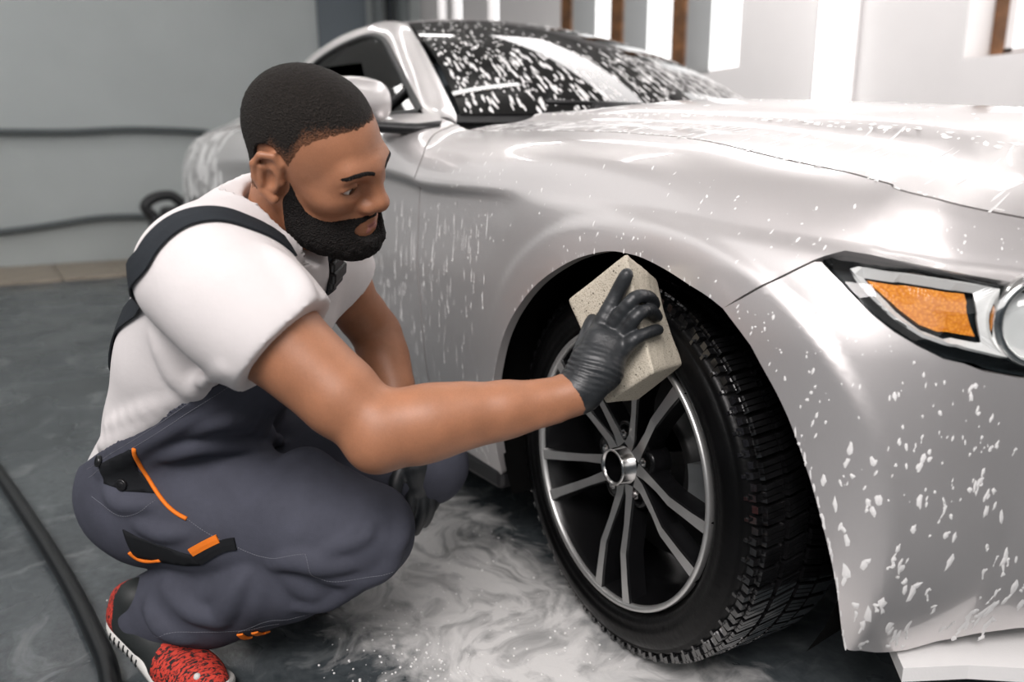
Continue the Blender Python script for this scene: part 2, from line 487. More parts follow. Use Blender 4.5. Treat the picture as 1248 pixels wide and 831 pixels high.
def flare(x,z):
    """outward bulge of the arch flare, and inset ahead of it"""
    dx,dz=x-AC[0],z-AC[1];rho=np.hypot(dx,dz);th=np.arctan2(dz,dx);th=np.where(th<-1.57,th+2*np.pi,th)
    rc=pchip([-1.6,-.3,0,.3,.7,1.1,1.57,2.2,2.7,3.3,4.8],[.455,.455,.455,.455,.45,.43,.415,.42,.40,.37,.37],th)
    w=pchip([-1.6,.2,.9,1.3,2.0,2.5,2.9,3.4,4.8],[1,1,.9,.6,.5,.35,.05,0,0],th)
    f=np.clip((rc-rho)/.016+.5,0,1);f=f*f*(3-2*f)
    wf=pchip([-1.6,.0,.5,.9,1.3,3.2,4.8],[1,1,.75,.25,0,0,0],th)
    e=np.clip(rho-rc,0,.11);e=np.where(rho-rc>.11,.11,e)
    ins=wf*.42*(np.sqrt(e*e+.004**2)-.004)*np.clip((.9-rho)/.3,0,1)
    return w*.008*f-ins
def side(s,t):
    s=np.atleast_1d(np.asarray(s,float));t=np.atleast_1d(np.asarray(t,float))
    p=pchip(PS,PLAN,s);e=1e-3;T=(pchip(PS,PLAN,s+e)-pchip(PS,PLAN,s-e));T/=np.linalg.norm(T,axis=1,keepdims=True)
    nrm=np.stack([T[:,1],-T[:,0]],1) # outward (right side)
    ins=pchip_rows(TK,pchip(SK,INS,s),t)
    zh=pchip(ZH_S,ZH,s)
    z=np.where(t>.62,.62+(t-.62)*(zh-.62)/(.945-.62),t)
    ins=ins-flare(p[:,0],z)
    q=p-nrm*ins[:,None]
    return np.stack([q[:,0],np.minimum(q[:,1],0),z],1)
# ------------------------------------------------------------------ the car
def paint_material():
    s = NT('silver_paint')
    s.set(Metallic=.72, Roughness=.40, Coat_Weight=.85, Coat_Roughness=.05, Coat_IOR=1.5)
    co = s.coord()
    s.l(s.ramp(s.noise(co, 2500, 1), [(.3, (.655, .628, .622)), (.7, (.735, .705, .70))]), s.b.inputs['Base Color'])
    # water film: faint run marks
    c2 = s.coord((26, 26, 3.2))
    s.bump(s.noise(c2, 1.0, 5, .6), .05, .003)
    return s.m
M_PAINT = paint_material()
M_BLACKP = simple('black_plastic', (.012, .012, .013), .45, bump=.1)
M_LINER = simple('wheel_well_felt', (.0025, .0025, .0025), 1.0, Specular_IOR_Level=.05)
M_RUBBER = simple('tyre_rubber', (.003, .003, .0032), .32, scale=14, var=.4, bump=.3, bscale=90, bdist=.002, Specular_IOR_Level=.16)
M_TREAD = simple('wet_tread_rubber', (.007, .007, .0075), .16, Coat_Weight=1.0, Coat_Roughness=.12, Coat_IOR=1.7, scale=40, var=.4, bump=.4, bscale=220, bdist=.001)
M_MACH = simple('machined_alloy', (.55, .55, .54), .36, .8, var=.06, bump=.12, bscale=300, bdist=.0005)
M_HUB = simple('polished_alloy', (.62, .61, .6), .2, 1.0, var=.05)
M_DARKAL = simple('black_alloy', (.005, .005, .0055), .25, Specular_IOR_Level=.3)
M_DISC = simple('brake_iron', (.05, .05, .05), .4, .6)
M_CALI = simple('caliper_metal', (.22, .235, .24), .4, .5)
M_CHROME = simple('lamp_chrome', (.80, .80, .79), .12, 1.0, var=.03)
M_SILV = simple('satin_silver', (.72, .72, .71), .3, .15, var=.05)
M_LAMPBLK = simple('lamp_housing_black', (.014, .018, .02), .25)
s = NT('amber_reflector'); s.set(Roughness=.25, Coat_Weight=1.0)
co = s.coord(); vo = s.n('ShaderNodeTexVoronoi', i_Scale=260.0); s.l(co, vo.inputs['Vector'])
s.l(s.ramp(vo.outputs['Distance'], [(.0, (.86, .33, .03)), (.7, (.62, .19, .012))]), s.b.inputs['Base Color']); s.bump(vo.outputs['Distance'], .5, .001); M_AMBER = s.m
M_LENS = clear_glass('lamp_lens', (.94, .95, .95))
M_GLASS = clear_glass('tinted_glass', (.045, .052, .058), 1.5)
M_CABIN = simple('cabin_trim', (.012, .013, .015), .6)
s = NT('wet_foam'); s.set(Base_Color=(.84, .83, .82), Roughness=.3, Subsurface_Weight=.0)
co = s.coord(); s.bump(s.noise(co, 300, 3), .3, .001); M_FOAM = s.m

def in_poly(P, poly):
    x, y = P[:, 0], P[:, 1]
    r = np.zeros(len(P), bool)
    n = len(poly)
    for i in range(n):
        x0, y0 = poly[i]; x1, y1 = poly[(i+1) % n]
        c = (y0 > y) != (y1 > y)
        with np.errstate(all='ignore'):
            r ^= c & (x < (x1-x0)*(y-y0)/(y1-y0)+x0)
    return r

def poly_dist(P, poly):
    d = np.full(len(P), 1e9)
    n = len(poly)
    for i in range(n):
        a = poly[i]; b = poly[(i+1) % n]
        ab = b-a
        t = np.clip(((P-a)@ab)/(ab@ab+1e-15), 0, 1)
        d = np.minimum(d, np.hypot(*(P-(a+t[:, None]*ab)).T))
    return d

def resample(poly, step):
    out = []
    n = len(poly)
    for i in range(n):
        a = np.array(poly[i], float); b = np.array(poly[(i+1) % n], float)
        k = max(1, int(math.ceil(np.hypot(*(b-a))/step)))
        for j in range(k):
            out.append(a+(b-a)*j/k)
    return np.array(out)

def panel(name, outline, func, ds, dt, mtl, parent, flange=.014, mirror=False, flip=False, outward=(0, -1, 0), **k):
    """a sheet cut to the outline in (s, t), bent onto func(s, t), with a folded rim"""
    bd = resample(outline, min(ds, dt)*1.0)
    lo, hi = bd.min(0), bd.max(0)
    gx = np.arange(lo[0]+ds*.37, hi[0], ds); gy = np.arange(lo[1]+dt*.41, hi[1], dt)
    G = np.stack(np.meshgrid(gx, gy, indexing='ij'), -1).reshape(-1, 2)
    G = G[in_poly(G, bd)]
    G = G[poly_dist(G, bd) > .45*min(ds, dt)]
    A = np.vstack([bd, G])
    n = len(bd)
    vs, es, fs, *_ = delaunay_2d_cdt([Vector(p) for p in A], [(i, (i+1) % n) for i in range(n)], [], 1, 1e-7)
    P2 = np.array([tuple(v) for v in vs])
    V = func(P2[:, 0], P2[:, 1])
    F3 = [tuple(f) for f in fs if len(f) == 3]
    # orientation
    T = np.array(F3)
    N = np.cross(V[T[:, 1]]-V[T[:, 0]], V[T[:, 2]]-V[T[:, 0]])
    if (N.sum(0)@np.array(outward)) < 0:
        F3 = [f[::-1] for f in F3]; N = -N
    vn = np.zeros_like(V)
    for c in range(3):
        np.add.at(vn, T[:, c], N)
    vn /= np.linalg.norm(vn, axis=1, keepdims=True)+1e-12
    sharp = []
    if flange:
        cnt = {}
        for f in F3:
            for a, b in ((f[0], f[1]), (f[1], f[2]), (f[2], f[0])):
                cnt[(a, b)] = 1
        V = list(V); ring = {}; deep = {}
        for (a, b) in list(cnt):
            if (b, a) not in cnt:
                for q in (a, b):
                    if q not in ring:
                        ring[q] = q
                        deep[q] = len(V); V.append(V[q]-vn[q]*flange)
                sharp.append((a, b))
                F3.append((b, a, deep[a], deep[b]))
        V = np.array(V)
    if mirror:
        V = V*np.array([1, -1, 1]); F3 = [f[::-1] for f in F3]
    o = raw(name, V, F3, mtl, parent, **k)
    if sharp:
        me = o.data
        sset = {(min(a, b), max(a, b)) for a, b in sharp}
        at = me.attributes.new('sharp_edge', 'BOOLEAN', 'EDGE')
        ev = np.empty(len(me.edges)*2, int); me.edges.foreach_get('vertices', ev); ev = np.sort(ev.reshape(-1, 2), 1)
        at.data.foreach_set('value', [(int(a), int(b)) in sset for a, b in ev])
    return o

ARCH = [(-.347, .2054), (-.3323, .2701), (-.3225, .3312), (-.318, .3845), (-.305, .4496), (-.2799, .5147), (-.2433, .5703), (-.1938, .6217), (-.1438, .6629), (-.0763, .7034),
        (-.025, .7256), (.0264, .7404), (.0679, .7423), (.1023, .7396), (.147, .728), (.1916, .7109), (.2245, .6972), (.2516, .6805)]
ARCH2 = [(.2516, .6805), (.2826, .6426), (.3117, .6021), (.3395, .5633), (.3611, .5235), (.3849, .4647), (.401, .4166), (.4164, .363), (.4309, .3031), (.442, .2309), (.4487, .2)]
SEAM = [(.2516, .6801), (.2766, .7059), (.2969, .7273), (.3275, .7589), (.3573, .7902), (.3669, .7966)]
HLTOP = [(.3669, .7966), (.3883, .8110), (.4215, .8102), (.4714, .8076), (.5353, .8015), (.5928, .7959), (.6267, .7930), (.75, .785), (.9, .775), (1.0, .765)]
HLBOT = [(.3669, .7966), (.3955, .7643), (.4357, .7161), (.4668, .6832), (.4959, .6572), (.5262, .6340), (.5791, .6142), (.6285, .6055), (.75, .603), (.88, .618), (.97, .655), (1.0, .71)]
DSHUT = [(-.598, .2), (-.603, .33), (-.6098, .4323), (-.6258, .5486), (-.6367, .6805), (-.645, .7824), (-.6392, .8161), (-.6325, .8793), (-.655, .9242), (-.66, .945)]
TOP = .945
car = empty('car', (0, 0, 0), 'silver coupe covered in shampoo foam, its front wheel being washed', 'car')
g = .0022
sh = lambda pts, a, b=0: [(p[0]+a, p[1]+b) for p in pts]
fender_out = sh(DSHUT, g)+[(s_, TOP) for s_ in np.linspace(-.6, 1.05, 12)]+[(1.05, .79)]+sh(HLTOP[::-1], 0, .004)[:-1]+[(.3669, .8010)]+[(a-.001, b+.0015) for a, b in SEAM[::-1][1:-1]]+[tuple(p) for p in catmull(ARCH, 4)[::-1]]+[(-.36, .2)]
bumper_out = [tuple(p) for p in catmull(ARCH2, 4)]+[(.50, .187), (.56, .183), (.62, .19), (.68, .203), (.75, .212), (1.0, .215), (1.35, .215), (1.42, .215)]+[(1.434, .5), (1.434, .8), (1.434, .943), (1.06, .943), (1.06, .78), (1.0, .765)]+sh(HLBOT[::-1], 0, -.004)[:-1]+[(.3666, .7905)]+[(a+.001, b-.0015) for a, b in SEAM[::-1][1:-1]]
door_out = sh(DSHUT[::-1], -g)+[(-1.88, .2), (-1.93, .4), (-1.95, .7), (-1.93, TOP)]
ra = [( -2.72+.37*math.cos(a), .36+.37*math.sin(a)) for a in np.linspace(math.pi*-.13, math.pi*1.13, 40)]
quart_out = [(-1.884, .2), (-1.934, .4), (-1.954, .7), (-1.934, TOP), (-2.4, TOP), (-3.0, TOP), (-3.5, TOP), (-4.15, TOP), (-4.28, .9), (-4.28, .3), (-4.1, .2), (-3.2, .2)]+ra[::-1]+[(-2.2, .2)]
for mir in (False, True):
    panel('fender', fender_out, side, .012, .0085, M_PAINT, car, .02, mir)
    if not mir:
        bumper = panel('bumper', bumper_out, side, .012, .0095, M_PAINT, car, .02)
    else:
        panel('bumper', bumper_out, side, .02, .02, M_PAINT, car, .02, True)
    panel('door', door_out, side, .03, .010, M_PAINT, car, .012, mir)
    panel('rear_quarter', quart_out, side, .035, .02, M_PAINT, car, .012, mir)

# bonnet
E_s = np.linspace(-.604, 1.434, 120)
EDGE = side(E_s, np.full(120, TOP))
EDGE[:, 1] = np.minimum(EDGE[:, 1], 0)
xmax = EDGE[:, 0].max()
HX = np.array([-.75, -.6, -.5, -.28, -.08, .11, .255, .396, .466, .54, .60, .645, .68])
HC = np.array([.992, .987, .981, .966, .950, .930, .914, .891, .872, .846, .812, .772, .74])   # crease
HR = np.array([.998, .998, .9995, 1.003, .990, .970, .954, .937, .922, .894, .852, .80, .74])   # ridge
def hood(x, y):
    ye = np.interp(x, EDGE[:, 0], EDGE[:, 1]); ze = np.interp(x, EDGE[:, 0], EDGE[:, 2])
    ye = np.minimum(ye, -.02)
    q = np.clip(1-np.abs(y)/np.abs(ye), 0, 1)
    zc, zr = pchip(HX, HC, x), pchip(HX, HR, x)
    zc = np.maximum(zc, ze+.004*np.clip((.62-x)/.1, 0, 1)); zr = np.maximum(zr, zc)
    K = np.array([0, .055, .20, .215, .48, .75, 1.0])
    V = np.stack([ze, ze+.24*(zc-ze), zc-.011, zc, zr, zr+.003, zr+.001], 1)
    z = pchip_rows(K, V, q)
    return np.stack([x, y, z], 1)
hood_out = [(p[0], p[1]+.004) for p in EDGE[:-1]]+[(xmax-.001, 0)]+[(p[0], -p[1]-.004) for p in EDGE[:-1][::-1]]
rear = [(-.578, .62), (-.53, .4), (-.505, 0), (-.53, -.4), (-.578, -.62)]
panel('bonnet', hood_out+rear, hood, .02, .02, M_PAINT, car, .012, outward=(0, 0, 1))

# cowl below the windscreen and the windscreen itself
def ws(u, v):
    """u -1..1 across, v 0..1 up"""
    a = np.abs(u)
    bx = -.57-.23*a**2.2; by = .713*u; bz = np.full_like(u, .985)+.004*a
    tx = np.full_like(u, -1.40)+.03*a**3; ty = .555*u; tz = 1.382-.057*a**2
    q = v+0*u
    B = np.stack([bx, by, bz], 1); T = np.stack([tx, ty, tz], 1)
    P = B*(1-q)[:, None]+T*q[:, None]
    bul = 4*q*(1-q)*.045
    P[:, 2] += bul*(1-.55*a**2); P[:, 0] += bul*.45
    return P
panel('windscreen', [(-.985, .02), (.985, .02), (.985, .985), (-.985, .985)], ws, .05, .04, M_GLASS, car, .004, outward=(1, 0, 1))
panel('windscreen_seal', [(-1, -.02), (1, -.02), (1, .03), (-1, .03)], lambda u, v: ws(u, v)-np.array([0, 0, .004]), .05, .02, M_BLACKP, car, .006, outward=(1, 0, 1))
panel('cowl', [(-1, 0), (1, 0), (1, 1), (-1, 1)], lambda u, v: np.stack([-.50-.10*np.abs(u)**2+(-.12-.13*np.abs(u)**2)*v, .74*u*(1-.03*v), .955+.012*v+0*u], 1), .05, .2, M_BLACKP, car, .01, outward=(0, 0, 1))
# screen pillar, roof rail and rear pillar: lofted from windscreen edge to the side-window edge
IN = np.array([(-.765, -.735, .972), (-.80, -.713, .993), (-1.015, -.652, 1.137), (-1.2, -.603, 1.247), (-1.36, -.560, 1.323), (-1.55, -.535, 1.355), (-1.8, -.53, 1.366), (-2.1, -.535, 1.350), (-2.45, -.56, 1.285), (-2.9, -.60, 1.165), (-3.30, -.65, 1.075)])
OUT = np.array([(-.735, -.812, .968), (-.844, -.787, 1.001), (-1.02, -.733, 1.10), (-1.20, -.680, 1.197), (-1.38, -.628, 1.275), (-1.55, -.606, 1.312), (-1.8, -.600, 1.315), (-2.05, -.620, 1.275), (-2.3, -.69, 1.14), (-2.62, -.775, 1.065), (-3.3, -.765, 1.06)])
def rail(a, b):
    u = np.arange(len(IN), dtype=float)
    I, O = pchip(u, IN, a), pchip(u, OUT, a)
    d = O-I
    m = np.clip(4*b*(1-b), 0, 1)
    nn = np.cross(d, np.gradient(I, axis=0) if False else np.array([-1., 0, .3]))
    nn = np.stack([0*a+.25, 0*a-.45, 0*a+.62], 1)
    return I+d*b[:, None]+nn*(m*.022)[:, None]
for mir in (False, True):
    panel('roof_pillar', [(.02, .0), (9.98, 0), (9.98, 1), (.02, 1)], rail, .12, .11, M_PAINT, car, .012, mir, outward=(0, -1, 1))
def roofs(x, y):
    a = y/.535
    iz = np.interp(x, IN[::-1, 0], IN[::-1, 2]); iy = np.abs(np.interp(x, IN[::-1, 0], IN[::-1, 1]))
    return np.stack([x, y*iy/.535, iz+.052*(1-np.abs(a)**2.2)], 1)
panel('roof', [(-1.385, -.535), (-1.405, -.3), (-1.41, 0), (-1.405, .3), (-1.385, .535), (-2.2, .535), (-2.3, 0), (-2.2, -.535)], roofs, .05, .05, M_PAINT, car, .01, outward=(0, 0, 1))
panel('rear_window', [(-2.21, -.53), (-2.31, 0), (-2.21, .53), (-3.15, .53), (-3.2, 0), (-3.15, -.53)], roofs, .08, .08, M_GLASS, car, .004, outward=(-.3, 0, 1))
def deck(x, y):
    ye = np.interp(x, PLAN[:, 0], np.abs(PLAN[:, 1])); zz = np.interp(x, [-4, -3.85, -3.4, -3.1], [1.02, 1.045, 1.085, 1.12])
    return np.stack([x, y, zz-.02*(np.abs(y)/.6)**2], 1)
panel('boot_lid', [(-3.1, -.60), (-3.16, 0), (-3.1, .60), (-3.42, .66), (-3.60, .50), (-3.64, 0), (-3.60, -.50), (-3.42, -.66)], deck, .08, .08, M_PAINT, car, .02, outward=(0, 0, 1))
# side windows with a dark rubber surround
WIN = [(-.862, -.781, 1.003), (-1.03, -.733, 1.094), (-1.2, -.684, 1.186), (-1.36, -.636, 1.263), (-1.5, -.612, 1.298), (-1.65, -.604, 1.307), (-1.82, -.604, 1.300), (-2.0, -.624, 1.266), (-2.16, -.66, 1.19), (-2.3, -.70, 1.10), (-2.42, -.775, 1.045), (-1.9, -.775, 1.028), (-1.3, -.78, 1.012)]
def fan(name, loop, mtl, parent, mir, inset=0, thick=.006, **k):
    P = np.array(loop, float); c = P.mean(0)
    P = c+(P-c)*(1-inset)
    if mir:
        P = P*np.array([1, -1, 1])
    n = len(P); off = np.array([0, .006 if not mir else -.006, -.002])
    V = list(P)+list(P+off)
    Fc = [tuple(range(n)), tuple(range(n, 2*n))[::-1]]+[(i, i+n, (i+1) % n+n, (i+1) % n) for i in range(n)]
    bm = bmesh.new()
    vv = [bm.verts.new(v) for v in V]
    for f in Fc:
        bm.faces.new([vv[i] for i in f])
    return bm_obj(name, bm, mtl, parent, smooth=False, **k)
for mir in (False, True):
    sg = -1 if mir else 1
    fan('side_window', WIN, M_GLASS, car, mir, .01)
    V, Fc = tube_data(np.array(catmull(WIN+[WIN[0]], 4))*np.array([1, sg, 1]), .011, 8, caps=False, flat=1.0)
    raw('window_trim', V, Fc, M_BLACKP, car)
    V, Fc = tube_data(np.array([(-1.0, -.752, 1.075), (-1.06, -.768, 1.04), (-1.10, -.779, 1.012)])*np.array([1, sg, 1]), .009, 8); raw('quarter_divider', V, Fc, M_BLACKP, car)
# door mirror
def mirror(sg):
    m = bpy.data.objects.new('door_mirror', None); COL.objects.link(m); m.parent = car; m.empty_display_size = .05
    bm = bmesh.new()
    bmesh.ops.create_icosphere(bm, subdivisions=4, radius=1)
    for v in bm.verts:
        x, y, z = v.co
        e = 3.2
        n_ = (abs(x)**e+abs(y)**e+abs(z)**e)**(1/e)
        x, y, z = x/n_, y/n_, z/n_
        if x > 0: x *= .75
        sx, sy, sz = .075, .105, .062
        zz = z*sz*(1-.18*max(0, -y))-.012*y*0
        if z < 0: zz *= .8
        v.co = Vector((-.875+x*sx*(1-.25*abs(z)), sg*(-.972+y*sy*.98), 1.018+zz))
    bm_obj('mirror_shell', bm, M_PAINT, m)
    bm = bmesh.new(); box(bm, (-.952, -1.06, .985), (-.946, -.89, 1.06), .004)
    if sg < 0:
        bmesh.ops.scale(bm, vec=(1, -1, 1), verts=bm.verts)
    bm_obj('mirror_glass', bm, M_CHROME, m)
    V, Fc = tube_data(np.array([(-.70, -.815, .955), (-.74, -.86, .952), (-.80, -.93, .958), (-.84, -.96, .975)])*np.array([1, sg, 1]), [.030, .026, .024, .03], 12, flat=.55)
    raw('mirror_arm', V, Fc, M_BLACKP, m)
mirror(1); mirror(-1)
# wiper lying at the foot of the glass
for yy in (-.30, .35):
    wp = bpy.data.objects.new('wiper', None); COL.objects.link(wp); wp.parent = car; wp.empty_display_size = .05
    V, Fc = tube_data([(-.60, yy-.12, 1.008), (-.63, yy+.05, 1.02), (-.66, yy+.3, 1.03)], [.014, .010, .006], 8); raw('wiper_arm', V, Fc, M_BLACKP, wp)
    V, Fc = tube_data([(-.635, yy-.25, 1.022), (-.65, yy, 1.03), (-.66, yy+.3, 1.036)], .007, 6); raw('wiper_blade', V, Fc, M_BLACKP, wp)
# cabin: dash, seats, steering wheel seen darkly through the glass
bm = bmesh.new(); box(bm, (-1.12, -.66, .80), (-.70, .66, .975), .05, 3); bm_obj('dashboard', bm, M_CABIN, car)
for yy in (-.36, .36):
    st = bpy.data.objects.new('front_seat', None); COL.objects.link(st); st.parent = car; st.empty_display_size = .05
    bm = bmesh.new(); box(bm, (-1.95, yy-.25, .35), (-1.4, yy+.25, .55), .06, 3); bm_obj('seat_cushion', bm, M_CABIN, st)
    bm = bmesh.new(); box(bm, (-2.1, yy-.24, .5), (-1.9, yy+.24, 1.03), .07, 3); bm_obj('seat_back', bm, M_CABIN, st)
    bm = bmesh.new(); box(bm, (-2.12, yy-.13, 1.04), (-2.0, yy+.13, 1.2), .04, 3); bm_obj('headrest', bm, M_CABIN, st)
V, Fc = lathe_data([(.18+.014*math.cos(a), .014*math.sin(a)) for a in np.linspace(0, 2*math.pi, 10, endpoint=False)], 32, np.array([-1.22, .36, .93]), np.array([-.9, 0, .35]), np.array([0, 1., 0]), np.array([.35, 0, .9]), True)
raw('steering_wheel', V, Fc, M_CABIN, car)
bm = bmesh.new(); box(bm, (-3.3, -.8, .22), (-.45, .8, .34)); box(bm, (-3.2, -.78, .3), (-2.2, .78, .9)); box(bm, (-.62, -.72, .25), (-.5, .72, .93)); box(bm, (-.5, -.48, .26), (.62, .48, .80)); bm_obj('chassis', bm, M_LINER, car, smooth=False)
# rocker skirt
for mir in (False, True):
    sg = -1 if mir else 1
    bm = bmesh.new(); box(bm, (-2.3, -.895, .165), (-.35, -.80, .215), .012)
    if mir: bmesh.ops.scale(bm, vec=(1, -1, 1), verts=bm.verts)
    bm_obj('sill_skirt', bm, M_BLACKP, car, smooth=False)
# front splitter, wet and bright
spl = []
bm = bmesh.new()
pl = [(.47, -.78), (.52, -.70), (.59, -.62), (.66, -.50), (.70, -.30), (.715, 0), (.715, .0), (.70, .30), (.66, .5), (.59, .62), (.52, .70), (.47, .78)]
top = [bm.verts.new((x, y, .172)) for x, y in pl]+[bm.verts.new((.40, .70, .172)), bm.verts.new((.40, -.70, .172))]
bot = [bm.verts.new((v.co.x, v.co.y, .150)) for v in top]
bm.faces.new(top); bm.faces.new(bot[::-1])
for i in range(len(top)):
    j = (i+1) % len(top); bm.faces.new((top[i], top[j], bot[j], bot[i]))
bmesh.ops.remove_doubles(bm, verts=bm.verts, dist=1e-5)
bm_obj('front_splitter', bm, M_FOAM, car, smooth=False)
# grille hidden round the corner of the nose
panel('grille', [(1.12, .46), (1.434, .46), (1.434, .70), (1.12, .70)], lambda a, b: side(a, b)+np.array([.004, 0, 0]), .03, .03, M_BLACKP, car, .01)
panel('grille', [(1.12, .46), (1.434, .46), (1.434, .70), (1.12, .70)], lambda a, b: side(a, b)+np.array([.004, 0, 0]), .03, .03, M_BLACKP, car, .01, True)

# wheel-well liners
def liner(cx, mir):
    V, Fc = [], []
    sg = 1 if not mir else -1
    n = 28
    for k in range(n+1):
        a = math.pi*(-.16)+k*math.pi*1.32/n
        for yy in (-.86 if math.cos(a) > .5 and cx > -1 else -.895, -.50):
            rr = .385
            V.append((cx+.035*(cx > -1)+rr*math.cos(a), sg*(yy if cx > -1 else yy), .36+rr*math.sin(a)))
    for k in range(n):
        Fc.append((2*k, 2*k+1, 2*k+3, 2*k+2))
    c = len(V); V.append((cx+.03, sg*-.50, .3))
    for k in range(n):
        Fc.append((2*k+1, 2*k+3, c))
    raw('wheel_liner', V, Fc, M_LINER, car)
for mir in (False, True):
    liner(0, mir); liner(-2.72, mir)

# ------------------------------------------------------------------ headlight
def smooth_loop(pts, n=3):
    return [tuple(p) for p in catmull(pts, n)]
def depth(off):
    def f(a, b):
        e = 2e-3
        P = side(a, b); A = side(a+e, b)-P; B = side(a, b+e)-P
        N = np.cross(A, B); N /= np.linalg.norm(N, axis=1, keepdims=True)
        N *= np.sign((N@np.array([.4, -1, .1])))[:, None]
        return P+N*off
    return f
def offset_loop(loop, d):
    P = np.array(loop); n = len(P)
    out = []
    area = sum(P[i][0]*P[(i+1) % n][1]-P[(i+1) % n][0]*P[i][1] for i in range(n))
    sgn = 1 if area > 0 else -1
    for i in range(n):
        t = P[(i+1) % n]-P[i-1]; t /= np.hypot(*t)+1e-9
        out.append(tuple(P[i]+np.array([-t[1], t[0]])*d*sgn))
    return out
HL = smooth_loop(HLTOP, 2)+smooth_loop(HLBOT, 2)[::-1][:-1]
BEZ_O = [(.4020, .7919), (.4108, .7980), (.4716, .7956), (.5346, .7935), (.5918, .7891), (.6252, .7843), (.75, .775), (.9, .76), (.965, .748), (.965, .70), (.94, .665), (.86, .64), (.75, .624), (.6258, .6218), (.6086, .6327), (.5564, .6534), (.5045, .6786), (.4701, .7099), (.4379, .7483)]
BEZ_I = [(.4223, .7857), (.4719, .7851), (.5225, .7820), (.5700, .7798), (.5720, .7500), (.5800, .6640), (.5734, .6634), (.5355, .6723), (.5041, .6882), (.4724, .7226), (.4486, .7561)]
AMB = [(.4289, .7824), (.4720, .7806), (.5223, .7773), (.5588, .7754), (.5611, .7527), (.5621, .7293), (.5665, .7026), (.5730, .6774), (.5352, .6839), (.5038, .6993), (.4740, .7306), (.4503, .7608)]
def headlight(mir):
    h = bpy.data.objects.new('headlight', None); COL.objects.link(h); h.parent = car; h.empty_display_size = .05
    sg = -1 if mir else 1
    panel('lamp_housing', offset_loop(HL, -.001), depth(-.030), .03, .02, M_LAMPBLK, h, -.026, mir)
    # bright bezel: a ring between two loops
    def ring(name, outer, inner, d0, d1, mtl):
        o_ = resample(outer, .006); i_ = resample(inner, .006)
        Po, Pi = depth(d0)(o_[:, 0], o_[:, 1]), depth(d1)(i_[:, 0], i_[:, 1])
        V = np.vstack([Po, Pi]); no = len(Po)
        vs2 = [Vector(p) for p in np.vstack([o_, i_])]
        ed = [(k, (k+1) % no) for k in range(no)]+[(no+k, no+(k+1) % len(Pi)) for k in range(len(Pi))]
        vv, _, ff, ov, *_ = delaunay_2d_cdt(vs2, ed, [], 0, 1e-7)
        V2 = [V[o[0]] for o in ov]
        Fc = [tuple(f) for f in ff if in_poly(np.mean([np.array(vv[q]) for q in f], axis=0)[None], o_)[0] and not in_poly(np.mean([np.array(vv[q]) for q in f], axis=0)[None], i_)[0]]
        V2 = np.array(V2)
        if mir: V2 = V2*np.array([1, -1, 1])
        ob = raw(name, V2, Fc, mtl, h, smooth=False)
        md = ob.modifiers.new('thickness', 'SOLIDIFY'); md.thickness = .004
        return ob
    ring('lamp_bezel', BEZ_O, BEZ_I, -.008, -.017, M_SILV)
    panel('amber_reflector', AMB, depth(-.018), .012, .01, M_AMBER, h, .008, mir)
    panel('lamp_lens', offset_loop(HL, .002), depth(-.002), .02, .015, M_LENS, h, .004, mir)
    # projector bowl with its ring and lens
    for cs in ((.648, .722), (.86, .710)):
        c = depth(-.014)(np.array([cs[0]]), np.array([cs[1]]))[0]; c2 = depth(0)(np.array([cs[0]]), np.array([cs[1]]))[0]
        ax = np.array([.80, -.56, .05]); ax /= np.linalg.norm(ax)
        e1 = np.cross(ax, [0, 0, 1.]); e1 /= np.linalg.norm(e1); e2 = np.cross(e1, ax)
        if mir:
            c, ax, e1, e2 = (q*np.array([1, -1, 1]) for q in (c, ax, e1, e2))
        R0 = .047
        pr = [(R0+.010, -.012), (R0+.010, .006), (R0+.006, .012), (R0, .010), (R0-.004, .002), (R0-.006, -.012), (R0-.010, -.020), (.026, -.028), (.024, -.03)]
        V, Fc = lathe_data(pr, 40, c, ax, e1, e2); raw('projector_bowl', V, Fc, M_CHROME, h)
        V, Fc = lathe_data([(R0-.001, -.012), (R0-.003, 0), (.032, .010), (.018, .015), (.0005, .017)], 32, c, ax, e1, e2); raw('projector_lens', V, Fc, M_LENS, h)
headlight(False); headlight(True)

